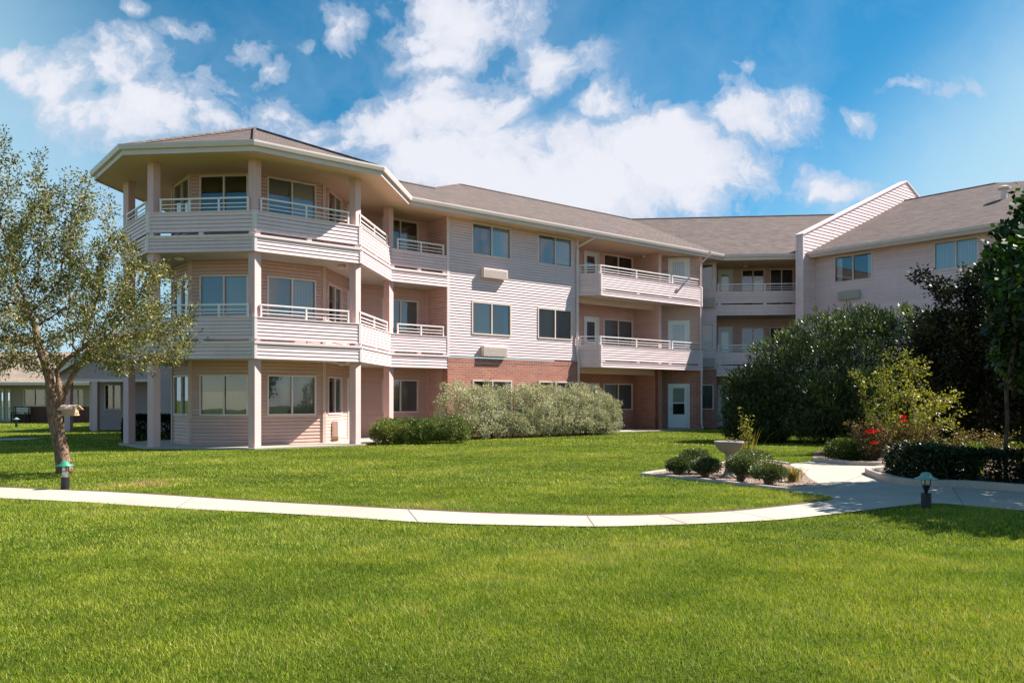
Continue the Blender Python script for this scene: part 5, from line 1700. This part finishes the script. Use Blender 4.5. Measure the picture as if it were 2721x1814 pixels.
# bench on its porch
bn_ = thing('garden_bench', (-29.8, CY - .6, 0), 'dark bench against the brick base of the tan roofed cottage', 'bench')
bx0, bx1 = cp.p2(cu(46)).x, cp.p2(cu(88)).x
mb = MB()
for k in range(3): mb.box(bx0, bx1, CY - .75 + k * .15, CY - .63 + k * .15, .42, .46)
mb.build('seat', 'chair_dark', bn_)
mb = MB()
for k in range(3): mb.box(bx0, bx1, CY - .30, CY - .26, .55 + k * .14, .65 + k * .14)
mb.build('backrest', 'lamp_steel', bn_)
for x in (bx0 + .08, bx1 - .08):
    mb = MB(); mb.box(x - .03, x + .03, CY - .75, CY - .69, 0, .62); mb.box(x - .03, x + .03, CY - .32, CY - .25, 0, .95); mb.box(x - .03, x + .03, CY - .72, CY - .3, .58, .62)
    mb.build('leg', 'chair_dark', bn_)
# grey sided cottage with gabled front, nearer
DY = 36.0
cg = thing('cottage', (-17.5, DY, 0), 'grey sided gabled cottage half hidden behind the balcony bay', 'house')
gp_ = Pl(V2(-20.2, DY), V2(1, 0))
gu = lambda px, w=0: gp_.ux(px, w)
ue0, ue1 = gu(160), gu(520)
um_ = (ue0 + ue1) / 2
mb = MB()
# gable front over an open porch
zt = 2.32
za = 2.62; zp = 4.35
k = 0
z = zt
while z < zp:
    z1 = min(z + .15, zp)
    f = lambda zz: max(0.0, (zz - za) / (zp - za))
    a0, a1 = ue0 + (um_ - ue0) * f(z), ue1 - (ue1 - um_) * f(z); b0, b1 = ue0 + (um_ - ue0) * f(z1), ue1 - (ue1 - um_) * f(z1)
    mb.face([gp_(a0, z, .02), gp_(a1, z, .02), gp_(b1, z1, .003), gp_(b0, z1, .003)]); mb.face([gp_(a0, z, 0), gp_(a1, z, 0), gp_(a1, z, .02), gp_(a0, z, .02)])
    z = z1
gb = Pl(gp_.p2(0, -1.7), V2(1, 0))
gw = (gb.ux(279), gb.ux(322), .95, 2.1)
gd = (gb.ux(243), gb.ux(258), .06, 2.08)
siding(mb, gb, gb.ux(238), gb.ux(396), 0.0, 2.4, [gw, gd], lap=.15)
siding(mb, gp_, gu(404), gu(520), 0.0, zt, lap=.15)
siding(mb, Pl(gp_.p2(gu(404), -1.7), V2(0, -1)), 0, 1.7, 0, 2.4, lap=.15)
siding(mb, Pl(gp_.p2(ue1), V2(0, 1)), 0, 9, 0, 2.6, lap=.15)
siding(mb, Pl(gb.p2(gb.ux(238)), V2(0, 1)), 0, 8, 0, 2.6, lap=.15)
mb.build('wall', 'cottage_siding', cg)
mb = MB(); pbox(mb, gp_, ue0, gu(404), 2.2, zt, -.2, .025); mb.build('lintel', 'trim', cg)
plain_window(gb, *gw, cg, None, ('blind_grey', 0, 1))
door(gb, *gd, parent=cg, glass=(.5, .92))
for px in (178, 250):
    mb = MB(); u = gu(px); pbox(mb, gp_, u - .13, u + .13, 0, 2.2, -.27, -.01); mb.build('porch_post', 'column', cg)
mb = MB()
for sgn in (0, 1):
    ua_, ub_ = (ue0 - .35, um_) if sgn == 0 else (ue1 + .35, um_)
    zl = za - .35 * (zp - za) / (um_ - ue0)
    q0, q1 = gp_.p2(ua_, .35), gp_.p2(ub_, .35)
    mb.hexa([(q0.x, q0.y, zl + .04), (q1.x, q1.y, zp + .06), (q1.x, q1.y + 11, zp + .06), (q0.x, q0.y + 11, zl + .04), (q0.x, q0.y, zl + .16), (q1.x, q1.y, zp + .18), (q1.x, q1.y + 11, zp + .18), (q0.x, q0.y + 11, zl + .16)])
mb.build('roof', 'roof', cg, fix=False)
mb = MB()
for sgn in (0, 1):
    ua_, ub_ = (ue0 - .35, um_) if sgn == 0 else (ue1 + .35, um_)
    zl = za - .35 * (zp - za) / (um_ - ue0)
    mb.hexa([gp_(ua_, zl - .12, .40), gp_(ub_, zp - .10, .40), gp_(ub_, zp - .10, .352), gp_(ua_, zl - .12, .352), gp_(ua_, zl + .17, .40), gp_(ub_, zp + .19, .40), gp_(ub_, zp + .19, .352), gp_(ua_, zl + .17, .352)])
mb.build('barge_board', 'trim', cg, fix=False)
# a third roof filling the gap between the cottages
rg = np.random.default_rng(50)
shrub('porch_shrub', (-18.9, 40.5, 0), 'small bright leaved shrub on the sunny side of the cottage porch', 'shrub', [(-18.9, 40.5, .7, .9, .5, .6)], 1500, .12, .06, 'leaf_lime', rg, stems=6)
box_hedge('boxwood_hedge', V2(-17.4, 46.5), V2(1, 0), 3.5, 1.0, 1.5, 3000, .10, .06, 'leaf_dark', 'dark hedge beyond the cottage porch, left of the forked tree', rg, .35, .3)

# ------------------------------------------------------------------ path lights
def path_light(loc, label, hat_mat, h, hat_r, kind):
    t = thing('path_light', (loc[0], loc[1], 0), label, 'garden light', 'low path lights along the walks')
    x, y = loc
    mb = MB(); mb.lathe((x, y, 0), [(.062, -.02), (.062, h * .42), (.056, h * .43)], 20); mb.build('post', 'dark_metal', t, smooth=False)
    mb = MB()
    if kind == 'cup':
        mb.lathe((x, y, 0), [(.018, h * .43), (.022, h * .49), (.036, h * .55), (.052, h * .64), (.056, h * .66)], 20)
    else:
        mb.lathe((x, y, 0), [(.045, h * .43), (.050, h * .47), (.030, h * .52), (.052, h * .56), (.035, h * .62), (.05, h * .66)], 20)
    mb.build('lamp_holder', 'dark_metal' if kind == 'cup' else 'lamp_steel', t, smooth=True)
    mb = MB(); mb.lathe((x, y, 0), [(.046, h * .66), (.046, h * .83)], 16); mb.build('lamp_glass', 'lamp_glass', t, smooth=True)
    mb = MB()
    for k in range(4):
        a = math.pi / 4 + k * math.pi / 2
        px_, py_ = x + .049 * math.cos(a), y + .049 * math.sin(a)
        mb.box(px_ - .005, px_ + .005, py_ - .005, py_ + .005, h * .66, h * .84)
    mb.build('lamp_bars', 'dark_metal', t)
    mb = MB()
    if kind == 'cup':
        mb.lathe((x, y, 0), [(hat_r, h * .815), (hat_r * .98, h * .83), (hat_r * .72, h * .86), (hat_r * .52, h * .90), (hat_r * .47, h * .945), (hat_r * .36, h * .985), (hat_r * .12, h * 1.0), (.004, h * 1.002)], 24)
    else:
        mb.lathe((x, y, 0), [(hat_r, h * .83), (hat_r * .99, h * .845), (hat_r * .45, h * .93), (hat_r * .40, h * .97), (hat_r * .1, h * 1.0), (.004, h * 1.0)], 24)
    mb.build('lamp_shade', hat_mat, t, smooth=True)
    return t
pl_r = G(2461, 1351)
path_light(pl_r, 'dark path light with domed grey green cap where the walk forks at right', 'patina', .47, .14, 'cup')
pl_l = G(173, 1300)
path_light(pl_l, 'path light with flat bright green cap in front of the leaning tree trunk', 'green_metal', .445, .125, 'jar')
path_light((-25.3, 41.5), 'tiny distant path light on the lawn before the tan roofed cottage', 'patina', .50, .16, 'cup')

# ------------------------------------------------------------------ birdbath
bb = G(1937, 1272)
bd = thing('birdbath', (bb[0], bb[1], 0), 'weathered stone birdbath with shallow bowl among the boxwoods', 'birdbath')
x, y = bb
mb = MB(); mb.lathe((x, y, 0), [(.15, 0), (.155, .03), (.13, .06), (.10, .09), (.075, .14), (.062, .20), (.070, .25), (.058, .30), (.055, .36), (.066, .42), (.075, .45), (.09, .47)], 28)
mb.build('pedestal', 'stone', bd, smooth=True)
mb = MB(); mb.lathe((x, y, 0), [(.07, .455), (.12, .47), (.175, .51), (.215, .56), (.25, .625), (.262, .645), (.262, .665), (.250, .670), (.235, .660), (.18, .625), (.10, .605), (.01, .60)], 36)
mb.build('bowl', 'stone', bd, smooth=True)
mb = MB(); mb.lathe((x, y, 0), [(.205, .643), (.01, .644)], 28); mb.build('water', 'glass', bd)
for k, (dx, dy) in enumerate(((-.06, -.20), (.05, -.215))):
    st = thing('garden_bird', (x + dx, y + dy, .668), ('small stone bird perched on the bowl rim of the birdbath, facing left', 'small stone bird perched on the bowl rim of the birdbath, facing right')[k], 'figurine')
    s = -1 if k == 0 else 1
    mb = MB(); mb.tube([(x + dx - s * .035, y + dy, .690), (x + dx - s * .018, y + dy, .688), (x + dx, y + dy, .690), (x + dx + s * .016, y + dy, .697), (x + dx + s * .024, y + dy, .708), (x + dx + s * .032, y + dy, .711), (x + dx + s * .044, y + dy, .709)], [.003, .010, .0155, .014, .010, .008, .001], 10)
    mb.box(x + dx - .004, x + dx + .004, y + dy - .006, y + dy + .006, .668, .680)
    mb.build('body', 'stone', st, smooth=True)

# ------------------------------------------------------------------ birdhouse hanging in the leaning tree
bh = at(187, 1086, Yt - .35)
bhx, bhy, bhz = bh
hs_ = thing('birdhouse', (bhx, bhy, bhz - .12), 'pale wooden bird feeder hung from a fork of the leaning tree', 'bird feeder')
mb = MB()
mb.box(bhx - .125, bhx + .125, bhy - .10, bhy + .10, bhz - .125, bhz - .105)
mb.build('tray', 'wood_pale', hs_, bevel=.004)
for sx in (-.105, .105):
    mb = MB(); mb.box(bhx + sx - .008, bhx + sx + .008, bhy - .085, bhy + .085, bhz - .105, bhz + .0)
    mb.face([(bhx + sx - .008, bhy - .085, bhz), (bhx + sx - .008, bhy + .085, bhz), (bhx + sx - .008, bhy, bhz + .05)]); mb.face([(bhx + sx + .008, bhy - .085, bhz), (bhx + sx + .008, bhy + .085, bhz), (bhx + sx + .008, bhy, bhz + .05)])
    mb.build('end_panel', 'wood_pale', hs_)
mb = MB(); mb.box(bhx - .095, bhx + .095, bhy - .065, bhy + .065, bhz - .10, bhz - .02); mb.build('seed_box', 'wood_pale', hs_)
mb = MB()
for s in (-1, 1):
    mb.hexa([(bhx - .16, bhy + s * .155, bhz - .02), (bhx + .16, bhy + s * .155, bhz - .02), (bhx + .16, bhy, bhz + .055), (bhx - .16, bhy, bhz + .055), (bhx - .16, bhy + s * .155, bhz - .004), (bhx + .16, bhy + s * .155, bhz - .004), (bhx + .16, bhy, bhz + .073), (bhx - .16, bhy, bhz + .073)])
mb.build('roof', 'wood_roof', hs_, fix='normals')
hook = at(188, 1043, Yt - .20)
mb = MB(); mb.tube([(bhx - .06, bhy, bhz + .06), tuple(hook), (bhx + .06, bhy, bhz + .06)], .0035, 4); mb.build('hanging_wire', 'dark_metal', hs_)

# ------------------------------------------------------------------ things on the balconies
def patio_chair(p, z, face, label, group=None):
    t = thing('patio_chair', (p.x, p.y, z), label, 'chair', group)
    f = face.normalized(); sdir = V2(-f.y, f.x)
    q = lambda a, b, h: (*(p + sdir * a + f * b), z + h)
    mb = MB(); mb.hexa([q(-.23, -.22, .40), q(.23, -.22, .40), q(.23, .22, .42), q(-.23, .22, .42), q(-.23, -.22, .43), q(.23, -.22, .43), q(.23, .22, .45), q(-.23, .22, .45)]); mb.build('seat', 'chair_dark', t)
    mb = MB(); mb.hexa([q(-.23, -.22, .44), q(.23, -.22, .44), q(.23, -.19, .44), q(-.23, -.19, .44), q(-.21, -.32, .92), q(.21, -.32, .92), q(.21, -.29, .92), q(-.21, -.29, .92)]); mb.build('backrest', 'chair_dark', t)
    for a in (-.21, .21):
        for b in (-.2, .2):
            mb = MB(); mb.tube([q(a, b, .41), q(a * 1.08, b * 1.15, 0)], .012, 6); mb.build('leg', 'chair_dark', t)
        mb = MB(); mb.tube([q(a, .2, .42), q(a * 1.1, .2, .64), q(a * 1.1, -.24, .66)], .013, 6); mb.build('armrest', 'chair_dark', t)
    return t
patio_chair(NBp.p2(1.95, .9), 5.98, n1, 'dark patio chair on the top balcony of the middle wing')
patio_chair(B1w.p2(-.12, .55), 2.98, n1, 'dark patio chair on the second floor bay balcony beside the narrow window')
# hanging basket by the upper porch door
hb = RBp.p2(.42, .55)
t = thing('hanging_basket', (hb.x, hb.y, 7.65), 'dark hanging basket by the top left door of the projecting balcony', 'plant basket')
mb = MB(); mb.lathe((hb.x, hb.y, 7.62), [(.04, 0), (.12, .06), (.15, .16), (.14, .17)], 14); mb.build('basket', 'chair_dark', t, smooth=True)
mb = MB()
for a in (0, 2.1, 4.2): mb.tube([(hb.x + .14 * math.cos(a), hb.y + .14 * math.sin(a), 7.78), (hb.x, hb.y, 8.17)], .004, 4)
mb.build('chain', 'dark_metal', t)
rg = np.random.default_rng(60)
P_ = cloud(260, [(hb.x, hb.y, 7.78, .17, .17, .11)], rg); leaves('foliage', P_, rg.normal(0, 1, P_.shape), .06, .04, 'leaf_dark', t, tint_of(P_, rg), .3, rg)
# bin and low box on the brick porch
bp_ = RBp.p2(1.05, .55)
t = thing('waste_bin', (bp_.x, bp_.y, .04), 'dark red lidded bin beside the brick porch window', 'bin')
mb = MB(); pbox(mb, Pl(bp_, d2), -.24, .24, .05, .92, -.24, .24); mb.build('body', 'cottage_brick', t, bevel=.02)
mb = MB(); pbox(mb, Pl(bp_, d2), -.26, .26, .925, .99, -.26, .27); mb.build('lid', 'chair_dark', t, bevel=.015)
air_conditioner(RBp, rw[0] + .25, rw[0] + 1.05, .12, .62, .2)
# lit lamp seen through the second floor window of the middle wing
lp = NBp.p2(nb1[0] + .3, -.45)
t = thing('table_lamp', (lp.x, lp.y, 3.12), 'amber shaded table lamp behind the second floor window of the middle wing', 'lamp')
mb = MB(); mb.lathe((lp.x, lp.y, 3.12), [(.09, 0), (.09, .02), (.02, .05), (.03, .35), (.015, .6)], 12); mb.build('base', 'dark_metal', t)
mb = MB(); mb.lathe((lp.x, lp.y, 3.12), [(.2, .58), (.12, .86)], 14); mb.build('lamp_shade', 'amber_shade', t)

# ------------------------------------------------------------------ grass
rg = np.random.default_rng(77)
NO_GRASS = [edge, PATH, BED, RBED, RBED2, [tuple(p) for p in patio], [(-40, 33), (-21, 29), (-17.0, 29.6), (-17.0, 28.2), (-21, 27.6), (-40, 30.2)]]
bld = [tuple(P3 - n2 * .02), tuple(M.p2(uMe, .02)), tuple(B2 + n1 * .3), tuple(Nw.p2(uN2)), tuple(FIN), tuple(Rc), tuple(Rw.p2(RLEN)), (40, 60), (-10, 60)]
NO_GRASS += [bld]
def blades(dens, y0, y1, margin, h, w):
    area = 0
    x1 = .64 * y1 + margin
    n = int(dens * 2 * x1 * (y1 - y0))
    P = np.stack([rg.uniform(-x1, x1, n), rg.uniform(y0, y1, n)], 1)
    P = P[np.abs(P[:, 0]) < .64 * P[:, 1] + margin]
    ok = np.ones(len(P), bool)
    for poly in NO_GRASS: ok &= ~in_poly(P, poly)
    P = P[ok]; n = len(P)
    # patchy turf: slow waves of vigour
    s = np.zeros(n); s2 = np.zeros(n)
    for (fx, fy, ph, am) in ((.55, .9, 1.0, 1), (1.7, -1.1, 2.0, .7), (-2.6, 2.2, .3, .5), (4.1, 3.7, 4.0, .4), (7.3, -6.1, 1.2, .35), (.2, 2.4, 2.2, .6)):
        s += am * np.sin(P[:, 0] * fx + P[:, 1] * fy + ph)
    for (fx, fy, ph) in ((.9, 1.3, .4), (-1.9, 2.9, 1.1), (3.1, .7, 5), (5.9, 4.9, 2)):
        s2 += np.sin(P[:, 0] * fx + P[:, 1] * fy + ph)
    hh = h * rg.uniform(.45, 1.15, n) * (1 + .13 * s)
    a = rg.uniform(0, 6.2832, n); lean = np.abs(rg.normal(0, .55, n)) + .1
    dx, dy = np.cos(a), np.sin(a)
    b = rg.uniform(0, 6.2832, n)
    wx, wy = np.cos(b) * w * .5 * rg.uniform(.7, 1.3, n), np.sin(b) * w * .5 * rg.uniform(.7, 1.3, n)
    V = np.zeros((n, 3, 3))
    V[:, 0, 0] = P[:, 0] - wx; V[:, 0, 1] = P[:, 1] - wy
    V[:, 1, 0] = P[:, 0] + wx; V[:, 1, 1] = P[:, 1] + wy
    V[:, 2, 0] = P[:, 0] + dx * lean * hh; V[:, 2, 1] = P[:, 1] + dy * lean * hh; V[:, 2, 2] = hh
    tint = .40 + .085 * s + rg.normal(0, .20, n) + .32 * (rg.uniform(0, 1, n) < .12) + .05 * np.sin(P[:, 1] * 7.3 + .6 * np.sin(P[:, 0] * .5) + P[:, 0] * .35)
    # worn, dry spots
    for (cx, cy, rx, ry, am) in ((*G(400, 1278), .55, .7, .55), (*G(395, 1290), .9, .5, .35), (*G(1150, 1338), .8, .6, .28), (*G(1850, 1345), 1.6, .35, .22), (*G(2100, 1330), 1.2, .4, .22), (*G(700, 1322), 1.6, .5, .18), (*G(215, 1250), .3, .5, .3), (*G(1550, 1440), .5, .3, .15), (*G(330, 1560), .7, .3, .16), (*G(1250, 1700), .35, .25, .13)):
        d2_ = ((P[:, 0] - cx) / rx) ** 2 + ((P[:, 1] - cy) / ry) ** 2
        tint += am * np.exp(-d2_) * (.6 + .4 * np.clip(s2, -1, 1))
    tint += .05 * np.clip(s2 - 1.2, 0, 2)
    return V.reshape(-1, 3), np.clip(tint, 0, 1)
VV, TT = zip(*[blades(9500, 2.4, 7.5, 3.5, .034, .0042), blades(3600, 7.5, 13, 4.0, .034, .0075), blades(1100, 13, 24, 4.5, .034, .013), blades(260, 24, 52, 3, .036, .03)])
o = raw_mesh('grass', np.vstack(VV), 3, 'grass', None, np.concatenate(TT))
tag(o, 'short mown grass blades covering the sunny lawn', 'grass', kind='stuff')
